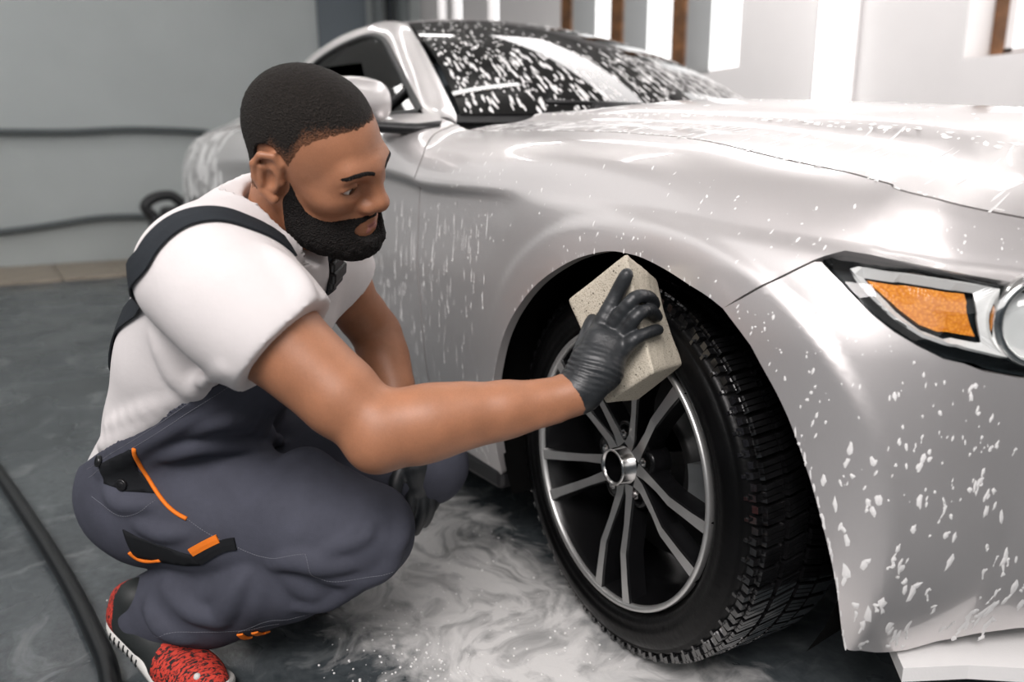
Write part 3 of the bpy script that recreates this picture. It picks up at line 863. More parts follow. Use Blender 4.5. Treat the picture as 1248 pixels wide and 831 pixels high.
# ------------------------------------------------------------------ wheels
def build_wheel(center, steer, camber):
    """outer face towards -y; every piece placed in world axes relative to the wheel centre"""
    e1 = np.array([math.cos(steer), math.sin(steer), 0]); ax = np.array([math.sin(steer), -math.cos(steer), 0])
    e2 = np.array([0, 0, 1.])*math.cos(camber)+ax*math.sin(camber)
    ax = np.cross(e1, e2)
    if ax[1] > 0: ax = -ax
    O = np.zeros(3)
    W3 = lambda x, y, off: x*e1+y*e2+ax*off
    whl = bpy.data.objects.new('wheel', None); COL.objects.link(whl); whl.parent = car; whl.location = center; whl.empty_display_size = .1
    # tyre: bead, sidewall with ribs, shoulder, base of tread
    prof = [(.236, -.20), (.250, -.225), (.285, -.235), (.312, -.228), (.324, -.212), (.3265, -.17), (.3275, -.11), (.3265, -.05), (.323, -.022), (.3175, -.008), (.311, .0005), (.3085, -.001), (.306, .003), (.296, .0065), (.286, .0085), (.278, .0085), (.276, .0065), (.268, .0065), (.262, .005), (.257, .001), (.2525, -.008), (.246, -.012), (.236, -.014)]
    V, Fc = lathe_data(prof, 128, O, ax, e1, e2); raw('tyre', V, Fc, M_RUBBER, whl)
    # tread: staggered blocks with sipes, shoulder lugs
    V, Fc = [], []
    def block(a0, a1, o0, o1, r0, r1, skew=0, tap=.12):
        b = len(V)
        for (aa, oo, rr) in ((a0, o0, r0), (a1, o0, r0), (a1+skew, o1, r0), (a0+skew, o1, r0)):
            V.append((math.cos(aa)*e1+math.sin(aa)*e2)*rr+ax*oo)
        am, om = (a0+a1+skew)/2, (o0+o1)/2
        for (aa, oo, rr) in ((a0, o0, r1), (a1, o0, r1), (a1+skew, o1, r1), (a0+skew, o1, r1)):
            aa = aa+(am-aa)*tap; oo = oo+(om-oo)*tap*.5
            V.append((math.cos(aa)*e1+math.sin(aa)*e2)*rr+ax*oo)
        for f in ((4, 5, 6, 7), (0, 1, 5, 4), (1, 2, 6, 5), (2, 3, 7, 6), (3, 0, 4, 7)):
            Fc.append(tuple(b+q for q in f))
    NB = 66
    for k in range(NB):
        a = 2*math.pi*k/NB; w_ = 2*math.pi/NB
        for q in range(3):      # each block split by sipes
            block(a+w_*(.08+.28*q), a+w_*(.08+.28*q+.25), -.058, -.022, .325, .3355, -.012)
        block(a+w_*.05, a+w_*.42, -.0205, -.006, .318, .3305, 0, .2); block(a+w_*.50, a+w_*.88, -.0205, -.010, .318, .3300, 0, .2)
        block(a+w_*.12, a+w_*.30, -.0055, -.001, .3135, .321, 0, .25)
        for q in range(3):
            block(a+w_*(.38+.28*q), a+w_*(.38+.28*q+.25), -.105, -.064, .326, .3365, -.03)
            block(a+w_*(.18+.28*q), a+w_*(.18+.28*q+.25), -.150, -.112, .326, .3365, .03)
        block(a+w_*.05, a+w_*.85, -.195, -.156, .325, .3355, .012); block(a+w_*.1, a+w_*.8, -.212, -.198, .318, .3305, 0, .2)
    tr = raw('tread', V, Fc, M_TREAD, whl, smooth=False); tr['kind'] = 'stuff'
    # rim: outer lip and barrel
    V, Fc = lathe_data([(.2475, -.010), (.2485, .000), (.2470, .004), (.2425, .004), (.2385, .001), (.2375, -.006)], 128, O, ax, e1, e2); raw('rim_lip', V, Fc, M_MACH, whl)
    V, Fc = lathe_data([(.2375, -.006), (.232, -.016), (.226, -.05), (.218, -.07), (.214, -.12), (.222, -.17), (.24, -.20)], 96, O, ax, e1, e2); raw('rim_barrel', V, Fc, M_DARKAL, whl)
    # ten spokes in five pairs: machined face over a black body
    for k in range(5):
        pa = math.radians(-84.5+72*k); er = np.array([math.cos(pa), math.sin(pa)]); et = np.array([-er[1], er[0]])
        for sd in (-1, 1):
            path = [(.034, .0120, -.030, .0120), (.056, .0140, -.029, .0092), (.105, .0226, -.0165, .0072), (.143, .0292, -.005, .0078), (.149, .0300, -.0035, .0080), (.20, .0372, -.001, .0086), (.242, .0435, .000, .0105)]
            V, Fc = [], []
            for (rr, tt, off, hw) in path:
                for (dt, dz) in ((-1, 0), (1, 0), (1.25, -.004), (1.5, -.036), (-1.5, -.036), (-1.25, -.004)):
                    p = er*rr+et*(sd*tt+dt*hw)
                    V.append(W3(p[0], p[1], off+dz))
            n6 = 6
            for i in range(len(path)-1):
                for q in range(n6):
                    q2 = (q+1) % n6
                    Fc.append((i*6+q, i*6+q2, i*6+6+q2, i*6+6+q))
            Fc.append(tuple(range(6))); Fc.append(tuple(range(len(V)-6, len(V))))
            bm = bmesh.new(); vv = [bm.verts.new(v) for v in V]
            for f in Fc: bm.faces.new([vv[q] for q in f])
            bmesh.ops.recalc_face_normals(bm, faces=bm.faces)
            me = bpy.data.meshes.new('spoke'); bm.to_mesh(me); bm.free(); me.materials.append(M_DARKAL); me.materials.append(M_MACH)
            axv = Vector(ax)
            for p in me.polygons:
                if p.normal.dot(axv) > .72: p.material_index = 1
            link('spoke', me, None, whl, smooth=False)
    # hub: star plate with lug pockets, centre ring, nuts
    prof = [(.078, -.070), (.076, -.046), (.066, -.038), (.040, -.033), (.034, -.031), (.0335, -.004), (.0315, -.001), (.0290, -.002), (.0270, -.006), (.026, -.055), (.001, -.058)]
    V, Fc = lathe_data(prof[:4], 60, O, ax, e1, e2); raw('hub_plate', V, Fc, M_DARKAL, whl)
    V, Fc = lathe_data(prof[3:9], 60, O, ax, e1, e2); raw('hub_ring', V, Fc, M_HUB, whl)
    V, Fc = lathe_data(prof[8:], 40, O, ax, e1, e2); raw('hub_bore', V, Fc, M_DARKAL, whl)
    for k in range(5):
        a = math.radians(-84.5+36+72*k); V, Fc = lathe_data([(.0265, -.070), (.0255, -.036), (.0225, -.030), (.0170, -.031), (.0155, -.050), (.001, -.051)], 24, W3(.057*math.cos(a), .057*math.sin(a), 0), ax, e1, e2); raw('lug_pocket', V, Fc, M_DARKAL, whl)
        c = W3(.057*math.cos(a), .057*math.sin(a), -.038)
        bm = bmesh.new(); r_ = bmesh.ops.create_cone(bm, cap_ends=True, segments=6, radius1=.0095, radius2=.0088, depth=.020)
        b2 = bmesh.ops.create_cone(bm, cap_ends=True, segments=16, radius1=.0125, radius2=.0125, depth=.006); bmesh.ops.translate(bm, verts=b2['verts'], vec=(0, 0, -.010))
        b3 = bmesh.ops.create_cone(bm, cap_ends=True, segments=12, radius1=.006, radius2=.004, depth=.006); bmesh.ops.translate(bm, verts=b3['verts'], vec=(0, 0, .0115))
        Rm = Matrix((tuple(e1), tuple(e2), tuple(ax))).transposed().to_4x4()
        if Rm.determinant() < 0:
            Rm = Matrix((tuple(e1), tuple(-e2), tuple(ax))).transposed().to_4x4()
        bmesh.ops.transform(bm, matrix=Matrix.Translation(c)@Rm, verts=bm.verts); bm_obj('lug_nut', bm, M_HUB, whl, smooth=False)
    V, Fc = lathe_data([(.085, -.095), (.085, -.115), (.178, -.115), (.178, -.128), (.178, -.142), (.09, -.142)], 72, O, ax, e1, e2); raw('brake_disc', V, Fc, M_DISC, whl)
    V, Fc = [], []
    n = 14
    for i in range(n+1):
        a = math.radians(-16+34*i/n)
        for (rr, off) in ((.128, -.065), (.186, -.065), (.196, -.085), (.196, -.16), (.128, -.16)):
            V.append((math.cos(a)*e1+math.sin(a)*e2)*rr+ax*off)
    for i in range(n):
        for q in range(5):
            q2 = (q+1) % 5; Fc.append((i*5+q, i*5+q2, i*5+5+q2, i*5+5+q))
    Fc += [(0, 1, 2, 3, 4), tuple(n*5+q for q in (4, 3, 2, 1, 0))]
    raw('brake_caliper', V, Fc, M_CALI, whl, smooth=False)
    return whl
def copy_wheel(src, loc, turn):
    c = src.copy(); COL.objects.link(c); c.parent = car; c.location = loc; c.rotation_euler = (0, 0, turn)
    for ch in list(src.children):
        d_ = ch.copy(); COL.objects.link(d_); d_.parent = c
wheel = build_wheel((-.006, -.891, .336), -.1274, -.0324)
copy_wheel(wheel, (-2.72, -.905, .336), .1274)
copy_wheel(wheel, (-.006, .891, .336), math.pi)
copy_wheel(wheel, (-2.72, .905, .336), math.pi+.1274)
# ------------------------------------------------------------------ distance-field modelling for the figure
class Field:
    """a sampled distance field; primitives are blended only inside their own box"""
    def __init__(s, lo, hi, h):
        s.lo = np.array(lo, float); s.h = h
        s.n = np.ceil((np.array(hi)-s.lo)/h).astype(int)+1
        s.D = np.full(s.n, .25, np.float32)
    def like(s):
        g = Field(s.lo, s.lo+s.h, s.h); g.n = s.n.copy(); g.D = np.full(g.n, .25, np.float32); return g
    def sub(s, lo, hi):
        a = np.clip(np.floor((np.array(lo)-s.lo)/s.h).astype(int), 0, s.n); b = np.clip(np.ceil((np.array(hi)-s.lo)/s.h).astype(int)+1, 0, s.n)
        if (b <= a).any():
            return None, None
        sl = tuple(slice(i, j) for i, j in zip(a, b))
        ax = [(s.lo[k]+s.h*np.arange(a[k], b[k])).astype(np.float32) for k in range(3)]
        return sl, (ax[0][:, None, None], ax[1][None, :, None], ax[2][None, None, :])
    def put(s, f, lo, hi, k=.0, op='u', pad=None):
        m = (k*1.2+.02) if pad is None else pad
        sl, g = s.sub(np.array(lo)-m, np.array(hi)+m)
        if sl is None:
            return
        d = f(*g)
        D = s.D[sl]
        if op == 'u':
            if k > 0:
                hh = np.clip(.5+.5*(D-d)/k, 0, 1); s.D[sl] = D*(1-hh)+d*hh-k*hh*(1-hh)
            else:
                s.D[sl] = np.minimum(D, d)
        elif op == 's':
            if k > 0:
                hh = np.clip(.5-.5*(D+d)/k, 0, 1); s.D[sl] = D*(1-hh)-d*hh+k*hh*(1-hh)
            else:
                s.D[sl] = np.maximum(D, -d)
    def cone(s, a, b, ra, rb, k=.02, op='u', ea=None):
        a = np.array(a, float); b = np.array(b, float); ab = b-a; L2 = ab@ab+1e-12
        def f(x, y, z):
            px, py, pz = x-a[0], y-a[1], z-a[2]
            t = np.clip((px*ab[0]+py*ab[1]+pz*ab[2])/L2, 0, 1)
            return np.sqrt((px-t*ab[0])**2+(py-t*ab[1])**2+(pz-t*ab[2])**2)-(ra+(rb-ra)*t)
        r = max(ra, rb)
        s.put(f, np.minimum(a, b)-r, np.maximum(a, b)+r, k, op)
    def chain(s, pts, k=.02, op='u'):
        """pts: (x, y, z, r)"""
        for p, q in zip(pts[:-1], pts[1:]):
            s.cone(p[:3], q[:3], p[3], q[3], k, op)
    def ell(s, c, rad, R=None, k=.02, op='u'):
        c = np.array(c, float); rad = np.array(rad, float); R = np.eye(3) if R is None else np.array(R, float)   # columns = axes
        def f(x, y, z):
            px, py, pz = x-c[0], y-c[1], z-c[2]
            q = [(px*R[0, i]+py*R[1, i]+pz*R[2, i]) for i in range(3)]
            k0 = np.sqrt(sum((q[i]/rad[i])**2 for i in range(3))); k1 = np.sqrt(sum((q[i]/rad[i]**2)**2 for i in range(3)))+1e-9
            return k0*(k0-1)/k1
        e = np.sqrt(((R*rad)**2).sum(1))
        s.put(f, c-e, c+e, k, op)
    def cut(s, p, n, lo=None, hi=None, k=.0):
        """remove the side the normal points to"""
        p = np.array(p, float); n = np.array(n, float); n /= np.linalg.norm(n)
        L = s.lo if lo is None else lo; H = s.lo+s.h*(s.n-1) if hi is None else hi
        s.put(lambda x, y, z: -((x-p[0])*n[0]+(y-p[1])*n[1]+(z-p[2])*n[2]), L, H, k, 's', pad=0)
    def add(s, f):
        sl, g = s.sub(s.lo, s.lo+s.h*(s.n-1)); s.D += f(*g).astype(np.float32)
    def sample(s, P):
        q = (np.asarray(P)-s.lo)/s.h; i = np.clip(np.floor(q).astype(int), 0, s.n-2); t = q-i; r = 0
        for a in (0, 1):
            for b in (0, 1):
                for c in (0, 1):
                    w = (t[:, 0] if a else 1-t[:, 0])*(t[:, 1] if b else 1-t[:, 1])*(t[:, 2] if c else 1-t[:, 2])
                    r = r+w*s.D[i[:, 0]+a, i[:, 1]+b, i[:, 2]+c]
        return r
    def mesh(s, relax=1):
        """surface nets"""
        D = s.D; D = np.pad(D, 1, constant_values=.05); ins = D < 0
        n = np.array(D.shape)-1
        cnt = np.zeros(n, np.int8); acc = np.zeros((*n, 3), np.float32)
        mixed = np.zeros(n, bool)
        c0 = ins[:-1, :-1, :-1]
        for dx in (0, 1):
            for dy in (0, 1):
                for dz in (0, 1):
                    mixed |= ins[dx:dx+n[0], dy:dy+n[1], dz:dz+n[2]] != c0
        idx = np.argwhere(mixed)
        vid = np.full(n, -1, np.int64); vid[tuple(idx.T)] = np.arange(len(idx))
        pos = np.zeros((len(idx), 3)); num = np.zeros(len(idx))
        cor = [(a, b, c) for a in (0, 1) for b in (0, 1) for c in (0, 1)]
        val = {q: D[idx[:, 0]+q[0], idx[:, 1]+q[1], idx[:, 2]+q[2]] for q in cor}
        for q in cor:
            for axx in range(3):
                if q[axx] == 0:
                    w_ = list(q); w_[axx] = 1; w_ = tuple(w_)
                    a, b = val[q], val[w_]; m = (a < 0) != (b < 0)
                    t = np.where(m, a/(a-b+1e-20), 0)
                    p = np.array(q, float)[None].repeat(len(idx), 0); p[:, axx] = t
                    pos += np.where(m[:, None], p, 0); num += m
        V = (idx+pos/np.maximum(num, 1)[:, None]-1)*s.h+s.lo
        F = []
        for axx in range(3):
            o1, o2 = [(1, 2), (2, 0), (0, 1)][axx]
            sl0 = [slice(1, -1)]*3; sl1 = [slice(1, -1)]*3
            sl0[axx] = slice(0, -1); sl1[axx] = slice(1, None)
            A = ins[tuple(sl0)]; B = ins[tuple(sl1)]
            e = np.argwhere(A != B)
            if not len(e): continue
            sgn = A[tuple(e.T)]
            off = np.ones(3, int); off[axx] = 0
            base = e+off
            def cell(d1, d2):
                q = base.copy(); q[:, o1] -= d1; q[:, o2] -= d2
                return vid[tuple(q.T)]
            quad = np.stack([cell(1, 1), cell(0, 1), cell(0, 0), cell(1, 0)], 1)
            quad[~sgn] = quad[~sgn][:, ::-1]
            F.append(quad)
        F = np.vstack(F)
        F = F[(F >= 0).all(1)]
        for _ in range(relax):
            S = np.zeros_like(V); Cn = np.zeros(len(V))
            for a, b in ((0, 1), (1, 2), (2, 3), (3, 0)):
                np.add.at(S, F[:, a], V[F[:, b]]); np.add.at(S, F[:, b], V[F[:, a]]); np.add.at(Cn, F[:, a], 1); np.add.at(Cn, F[:, b], 1)
            V = V*.5+.5*S/np.maximum(Cn, 1)[:, None]
        return V, F

def grid_mesh(name, V, F, m, parent=None, **k):
    me = bpy.data.meshes.new(name)
    me.vertices.add(len(V)); me.vertices.foreach_set('co', np.asarray(V, np.float32).ravel())
    me.loops.add(F.size); me.loops.foreach_set('vertex_index', F.astype(np.int32).ravel())
    me.polygons.add(len(F)); me.polygons.foreach_set('loop_start', np.arange(0, F.size, F.shape[1], dtype=np.int32))
    me.update(calc_edges=True); me.validate()
    return link(name, me, m, parent, **k)

def keep_largest(V, F, minimum=200):
    """drop stray islands"""
    par = np.arange(len(V))
    def find_all(par):
        while True:
            q = par[par]
            if (q == par).all(): return par
            par = q
    E = np.vstack([F[:, [0, 1]], F[:, [1, 2]], F[:, [2, 3]]])
    for _ in range(60):
        a, b = par[E[:, 0]], par[E[:, 1]]
        m = np.minimum(a, b)
        if (a == b).all(): break
        np.minimum.at(par, a, m); np.minimum.at(par, b, m); par = find_all(par)
    lab, c = np.unique(par, return_counts=True)
    ok = set(lab[c >= minimum])
    mk = np.isin(par, list(ok))
    nid = np.cumsum(mk)-1
    F = F[mk[F].all(1)]
    return V[mk], nid[F]

def vnoise(x, y, z, sc, seed=0):
    """cheap smooth value noise made of a few sines"""
    rg = np.random.default_rng(seed); r = 0
    for i in range(6):
        kx, ky, kz = rg.normal(size=3)*sc; ph = rg.uniform(0, 6.28)
        r = r+np.sin(kx*x+ky*y+kz*z+ph)
    return r/6
# ------------------------------------------------------------------ the man
SKR = (.375, .165, .087)
def skin_material(name, c):
    s = NT(name); s.set(Roughness=.5, Subsurface_Weight=.08, Subsurface_Radius=(.01, .004, .002), Subsurface_Scale=.3)
    co = s.coord()
    f = s.noise(co, 22, 5, .6)
    col = s.ramp(f, [(.3, tuple(v*.84 for v in c)), (.7, tuple(v*1.12 for v in c))])
    f2 = s.noise(co, 600, 2)
    col = s.mix(.25, col, s.ramp(f2, [(.3, tuple(v*.7 for v in c)), (.7, tuple(v*1.2 for v in c))]))
    s.l(col, s.b.inputs['Base Color'])
    s.bump(s.math('ADD', s.math('MULTIPLY', f2, .6), s.noise(co, 170, 3)), .16, .0012)
    return s.m
M_SKIN = skin_material('brown_skin', SKR)
M_LIP = skin_material('lip_skin', (.40, .165, .135))
def hair_material(name, c0, c1, sc, skin=False):
    s = NT(name); s.set(Roughness=.75); s.b.inputs['Specular IOR Level'].default_value = .25
    co = s.coord(); v = s.n('ShaderNodeTexVoronoi', i_Scale=sc); s.l(co, v.inputs['Vector'])
    f = s.noise(co, sc*.6, 3, .7)
    s.l(s.ramp(s.math('ADD', s.math('MULTIPLY', v.outputs['Distance'], .6), s.math('MULTIPLY', f, .5)), [(.25, c0), (.85, c1)]), s.b.inputs['Base Color'])
    if skin:
        at = s.n('ShaderNodeAttribute', attribute_name='hair_cover')
        sp = s.noise(co, 380, 3, .7)
        k = s.ramp(s.math('ADD', s.math('MULTIPLY', at.outputs['Fac'], 1.15), s.math('MULTIPLY', s.math('SUBTRACT', sp, .5), 1.5)), [(.12, (0, 0, 0)), (.75, (1, 1, 1))])
        s.l(s.mix(k, tuple(q*.55 for q in SKR), s.b.inputs['Base Color'].links[0].from_socket), s.b.inputs['Base Color'])
    s.bump(s.math('ADD', v.outputs['Distance'], f), .9, .003)
    return s.m
M_HAIR = hair_material('short_black_hair', (.006, .005, .0045), (.024, .019, .0155), 520, True)
M_BEARD = hair_material('black_beard_hair', (.003, .003, .003), (.014, .011, .010), 480)
s = NT('eye_white'); s.set(Base_Color=(.62, .58, .55), Roughness=.12, Coat_Weight=.6)
M_EYE = s.m
M_IRIS = simple('dark_brown_iris', (.018, .009, .005), .08)
def cloth(name, c, rough=.85, weave=900, var=.1, bump=.25, **k):
    s = NT(name); s.set(Roughness=rough, **k); s.b.inputs['Specular IOR Level'].default_value = .2
    co = s.coord()
    wv = s.noise(co, weave, 2)
    f = s.noise(co, 14, 4, .6)
    s.l(s.ramp(f, [(.3, tuple(v*(1-var) for v in c)), (.7, tuple(min(1, v*(1+var)) for v in c))]), s.b.inputs['Base Color'])
    s.bump(s.math('ADD', wv, s.math('MULTIPLY', s.noise(co, 120, 4), 1.5)), bump, .0012)
    return s.m
M_TEE = cloth('white_cotton', (.70, .665, .66), .9, 700, .03, .18)
M_DUNG = cloth('slate_twill', (.060, .063, .083), .8, 1100, .14, .3)
M_DARKCL = cloth('black_twill', (.011, .012, .014), .85, 1100)
M_STRAP = cloth('charcoal_webbing', (.022, .026, .031), .8, 1500, .1, .4)
M_ORANGE = cloth('orange_tape', (.84, .20, .02), .7, 1200, .08, .2)
M_BUCKLE = simple('black_buckle', (.012, .012, .013), .3)
s = NT('black_nitrile'); s.set(Roughness=.42); co = s.coord((1, 1, 1))
s.l(s.ramp(s.noise(co, 30, 3), [(.3, (.014, .016, .018)), (.7, (.026, .029, .032))]), s.b.inputs['Base Color']); s.bump(s.noise(co, 220, 4), .35, .0012); M_GLOVE = s.m
M_REDKNIT = NT('red_black_knit'); s = M_REDKNIT; s.set(Roughness=.8); co = s.coord((260, 90, 160)); v = s.noise(co, 1.0, 4, .6, .6)
s.l(s.ramp(v, [(.44, (.012, .008, .008)), (.5, (.52, .035, .02)), (.75, (.62, .06, .035))]), s.b.inputs['Base Color']); s.bump(v, .6, .002); M_REDKNIT = s.m
M_SOLE = simple('white_sole_foam', (.66, .65, .62), .6, bump=.2)
M_SHOEBLK = simple('dark_shoe_panel', (.015, .018, .018), .6)

FWD = np.array([.8, .6, 0]); LFT = np.array([-.6, .8, 0]); UPZ = np.array([0, 0, 1.])
HR_ = np.array([[.7367, -.4194, .5305], [.5511, .8269, -.1116], [-.3919, .3746, .8403]])
HT_ = np.array([-.1403, -1.347, .868])
H2W = lambda p: HT_+HR_@np.array(p, float)
NECK = np.array([-.245, -1.360, .760])
PELV = np.array([-.532, -1.508, .290])
UPS = NECK-PELV; UPS /= np.linalg.norm(UPS)
FRS = np.cross(LFT, UPS); FRS /= np.linalg.norm(FRS)
TR = np.stack([FRS, LFT, UPS], 1)
SH_R = np.array([-.126, -1.507, .715]); SH_L = np.array([-.384, -1.257, .695])
EL_R = np.array([.041, -1.351, .513]); WR_R = np.array([.148, -1.109, .549])
EL_L = np.array([-.428, -1.140, .545]); WR_L = np.array([-.273, -1.148, .350])
HIP_R = np.array([-.462, -1.565, .287]); HIP_L = np.array([-.60, -1.445, .29])
KN_R = np.array([-.160, -1.290, .272]); KN_L = np.array([-.285, -1.10, .30])
AN_R = np.array([-.443, -1.580, .088]); AN_L = np.array([-.615, -1.36, .12])
lerp = lambda a, b, t: a+(b-a)*t
spine = [PELV, PELV+UPS*.15-FRS*.03, PELV+UPS*.33-FRS*.025, PELV+UPS*.50, NECK]
def torso(f, e=0., k=.06):
    f.ell(PELV+UPS*.02, (.115+e, .165+e, .12+e), TR, k)
    f.ell(PELV+UPS*.17-FRS*.01, (.105+e, .148+e, .13+e), TR, k)
    f.ell(PELV+UPS*.36+FRS*.005, (.118+e, .165+e, .16+e), TR, k)
    f.ell(PELV+UPS*.47-FRS*.015, (.098+e, .172+e, .11+e), TR, k)
    for S in (SH_R, SH_L):
        f.cone(lerp(NECK, S, .25)-UPS*.03, S, .06+e, .063+e, k)
# --- body (bare skin; one surface, most of it under the clothes)
def arm(f, S, E, W, e=0.):
    d = (E-S)/np.linalg.norm(E-S)
    f.chain([(*S, .060+e), (*lerp(S, E, .35), .055+e), (*lerp(S, E, .8), .045+e), (*E, .041+e)], .02)
    f.chain([(*E, .041+e), (*lerp(E, W, .25), .0435+e), (*lerp(E, W, .62), .034+e), (*W, .0265+e)], .02)
bf = Field((-.80, -1.78, .0), (.24, -.96, .88), .005)
torso(bf, -.014)
bf.cone(NECK-UPS*.03, H2W((-.035, 0, -.075)), .066, .054, .03)
bf.chain([(*HIP_R, .085), (*KN_R, .055), (*AN_R, .040)], .03); bf.chain([(*HIP_L, .085), (*KN_L, .055), (*AN_L, .040)], .03)
for A, T in ((AN_R, np.array([-.330, -1.565, .046])), (AN_L, np.array([-.535, -1.30, .046]))):
    bf.cone(A, T, .030, .022, .02)
arm(bf, SH_R, EL_R, WR_R); arm(bf, SH_L, EL_L, WR_L)
# muscle relief: forearm belly, the tendon groove and the elbow point
dfa = (WR_R-EL_R)/np.linalg.norm(WR_R-EL_R)
side_r = np.cross(dfa, UPZ); side_r /= np.linalg.norm(side_r)
bf.cone(lerp(EL_R, WR_R, .02)+UPZ*.012, lerp(EL_R, WR_R, .42)+UPZ*.012, .040, .031, .025)
bf.cone(lerp(EL_R, WR_R, -.02)-UPZ*.014+side_r*.006, lerp(EL_R, WR_R, .12)-UPZ*.012, .030, .028, .03)
bf.cone(lerp(EL_R, WR_R, .2)-UPZ*.030+side_r*.016, lerp(EL_R, WR_R, .9)-UPZ*.020+side_r*.012, .014, .010, .018)
bf.cone(lerp(SH_R, EL_R, .35)-UPZ*.0, lerp(SH_R, EL_R, .75)+UPZ*.004, .054, .045, .03)
bf.cone(lerp(EL_L, WR_L, .05)+FWD*.01, lerp(EL_L, WR_L, .45)+FWD*.012, .040, .032, .025)
bf.cone(WR_R, np.array([.1475, -1.0804, .5836]), .0255, .020, .02)
bf.cone(WR_L, WR_L+np.array([.01, -.01, -.05]), .026, .022, .02)
BV, BF = bf.mesh(2); BV, BF = keep_largest(BV, BF)

# --- head, modelled in its own axes: x forward, y to his left, z up
hf = Field((-.135, -.105, -.20), (.140, .105, .150), .0023)
hf.ell((-.010, 0, .038), (.091, .0735, .081), None, .0)
hf.ell((.015, 0, .028), (.078, .067, .073), None, .03)
hf.ell((.034, 0, -.022), (.058, .058, .078), None, .03)
for sy in (-1, 1):
    hf.ell((.060, sy*.040, -.016), (.028, .024, .024), None, .02)             # cheekbone
    hf.cone((-.004, sy*.055, -.045), (.018, sy*.047, -.078), .020, .020, .025)   # jaw angle
    hf.cone((.018, sy*.047, -.078), (.074, sy*.016, -.100), .020, .019, .025)
    hf.chain([(.068, sy*.043, .014, .0060), (.083, sy*.034, .0235, .0070), (.0930, sy*.012, .0255, .0090)], .024)   # brow ridge
hf.ell((.048, 0, -.075), (.050, .040, .036), None, .03)
hf.ell((.080, 0, -.100), (.017, .020, .016), None, .02)
hf.ell((.066, 0, -.056), (.032, .034, .024), None, .02)                          # muzzle
hf.cone((-.030, 0, -.04), (-.052, 0, -.17), .056, .064, .03)                     # neck
hf.cone((.0, 0, -.07), (-.030, 0, -.18), .042, .060, .03)
for sy in (-1, 1):
    hf.ell((.1005, sy*.034, .006), (.0165, .0180, .0120), None, .012, 's')       # socket
hf.cone((.0945, 0, .026), (.1085, 0, -.018), .0085, .0125, .014)                 # nose
hf.ell((.1110, 0, -.0235), (.0130, .0145, .0120), None, .010)
for sy in (-1, 1):
    hf.ell((.0995, sy*.0150, -.0285), (.0125, .0105, .0095), None, .008)
    hf.ell((.1055, sy*.0080, -.0375), (.0055, .0040, .0045), None, .003, 's')
hf.cone((.097, 0, -.040), (.0975, 0, -.050), .006, .007, .008)                  # philtrum column
hf.chain([(.080, -.023, -.0625, .0050), (.0935, -.010, -.0575, .0072), (.0965, 0, -.0575, .0072), (.0935, .010, -.0575, .0072), (.080, .023, -.0625, .0050)], .006)
hf.chain([(.081, -.020, -.0665, .0055), (.0925, -.008, -.0715, .0085), (.0925, .008, -.0715, .0085), (.081, .020, -.0665, .0055)], .006)
hf.chain([(.080, -.0265, -.0640, .0016), (.1025, -.006, -.0648, .0014), (.1025, .006, -.0648, .0014), (.080, .0265, -.0640, .0016)], .003, 's')
# eyelids over the lowered eyes
for sy in (-1, 1):
    ce = np.array([.0770, sy*.0345, .0055])
    hf.ell(ce, (.0157, .0170, .0152), None, .005)
    hf.ell(ce+np.array([.0125, sy*.0005, -.0022]), (.0150, .0168, .0066), None, .0014, 's')
    hf.chain([(*(ce+np.array([.0085, -sy*.0150, .0010])), .0016), (*(ce+np.array([.0152, 0, .0062])), .0022), (*(ce+np.array([.0080, sy*.0160, .0005])), .0018)], .003)   # lid fold
# ears
for sy in (-1, 1):
    ear = lambda x, z, o=0.: (x-.004, sy*(.0745+.42*max(0, .010-x)+o), z)
    hf.ell(ear(-.006, .001, .001), (.0175, .0065, .028), None, .008)
    for p, q, r0, r1 in (((.009, .006), (.010, .022), .0040, .0046), ((.010, .022), (.001, .0335), .0046, .0050), ((.001, .0335), (-.014, .0315), .0050, .0050), ((-.014, .0315), (-.0225, .017), .0050, .0050), ((-.0225, .017), (-.0215, -.003), .0050, .0046), ((-.0215, -.003), (-.012, -.021), .0046, .0050), ((-.012, -.021), (.001, -.0305), .0060, .0078)):
        hf.cone(ear(*p, .004), ear(*q, .004), r0, r1, .003)
    hf.ell(ear(-.002, .000, .0085), (.0095, .0065, .0145), None, .004, 's')
    hf.ell(ear(-.008, .021, .0075), (.0085, .0040, .0065), None, .004, 's')
    hf.cone(ear(-.0135, .015, .005), ear(-.0130, -.010, .005), .0036, .0040, .004)
    hf.ell(ear(.0105, -.003, .003), (.0045, .0045, .0060), None, .004)
skull = hf.D.copy()
HV, HFc = hf.mesh(1); HV, HFc = keep_largest(HV, HFc)
HVw = HT_+HV@HR_.T
pv = np.vstack([BV, HVw]); pf = np.vstack([BF, HFc+len(BV)])
person = grid_mesh('person', pv, pf, M_SKIN, None, label='crouching bearded man in white t-shirt and slate dungarees washing the front wheel', cat='person')

def shell(name, thick, mtl, h=.0023, lo=None, hi=None, parent=None, minimum=150):
    """hair: the skull surface grown by thick(x, y, z), sunk under the skin where thick < 0"""
    g_ = hf.like()
    x, y, z = np.meshgrid(*[hf.lo[k]+hf.h*np.arange(hf.n[k]) for k in range(3)], indexing='ij', sparse=True)
    g_.D = (skull-thick(x, y, z)).astype(np.float32)
    V, Fc = g_.mesh(0); V, Fc = keep_largest(V, Fc, minimum)
    # drop what lies well under the skin
    dd = hf_sample(V)
    ok = dd[Fc].max(1) > -.0012
    used = np.unique(Fc[ok]); nid = np.full(len(V), -1); nid[used] = np.arange(len(used))
    V, Fc = V[used], nid[Fc[ok]]
    return grid_mesh(name, HT_+V@HR_.T, Fc, mtl, parent)
sk_f = hf.like(); sk_f.D = skull
hf_sample = sk_f.sample
sst = lambda e0, e1, v: (lambda t: t*t*(3-2*t))(np.clip((v-e0)/(e1-e0), 0, 1))
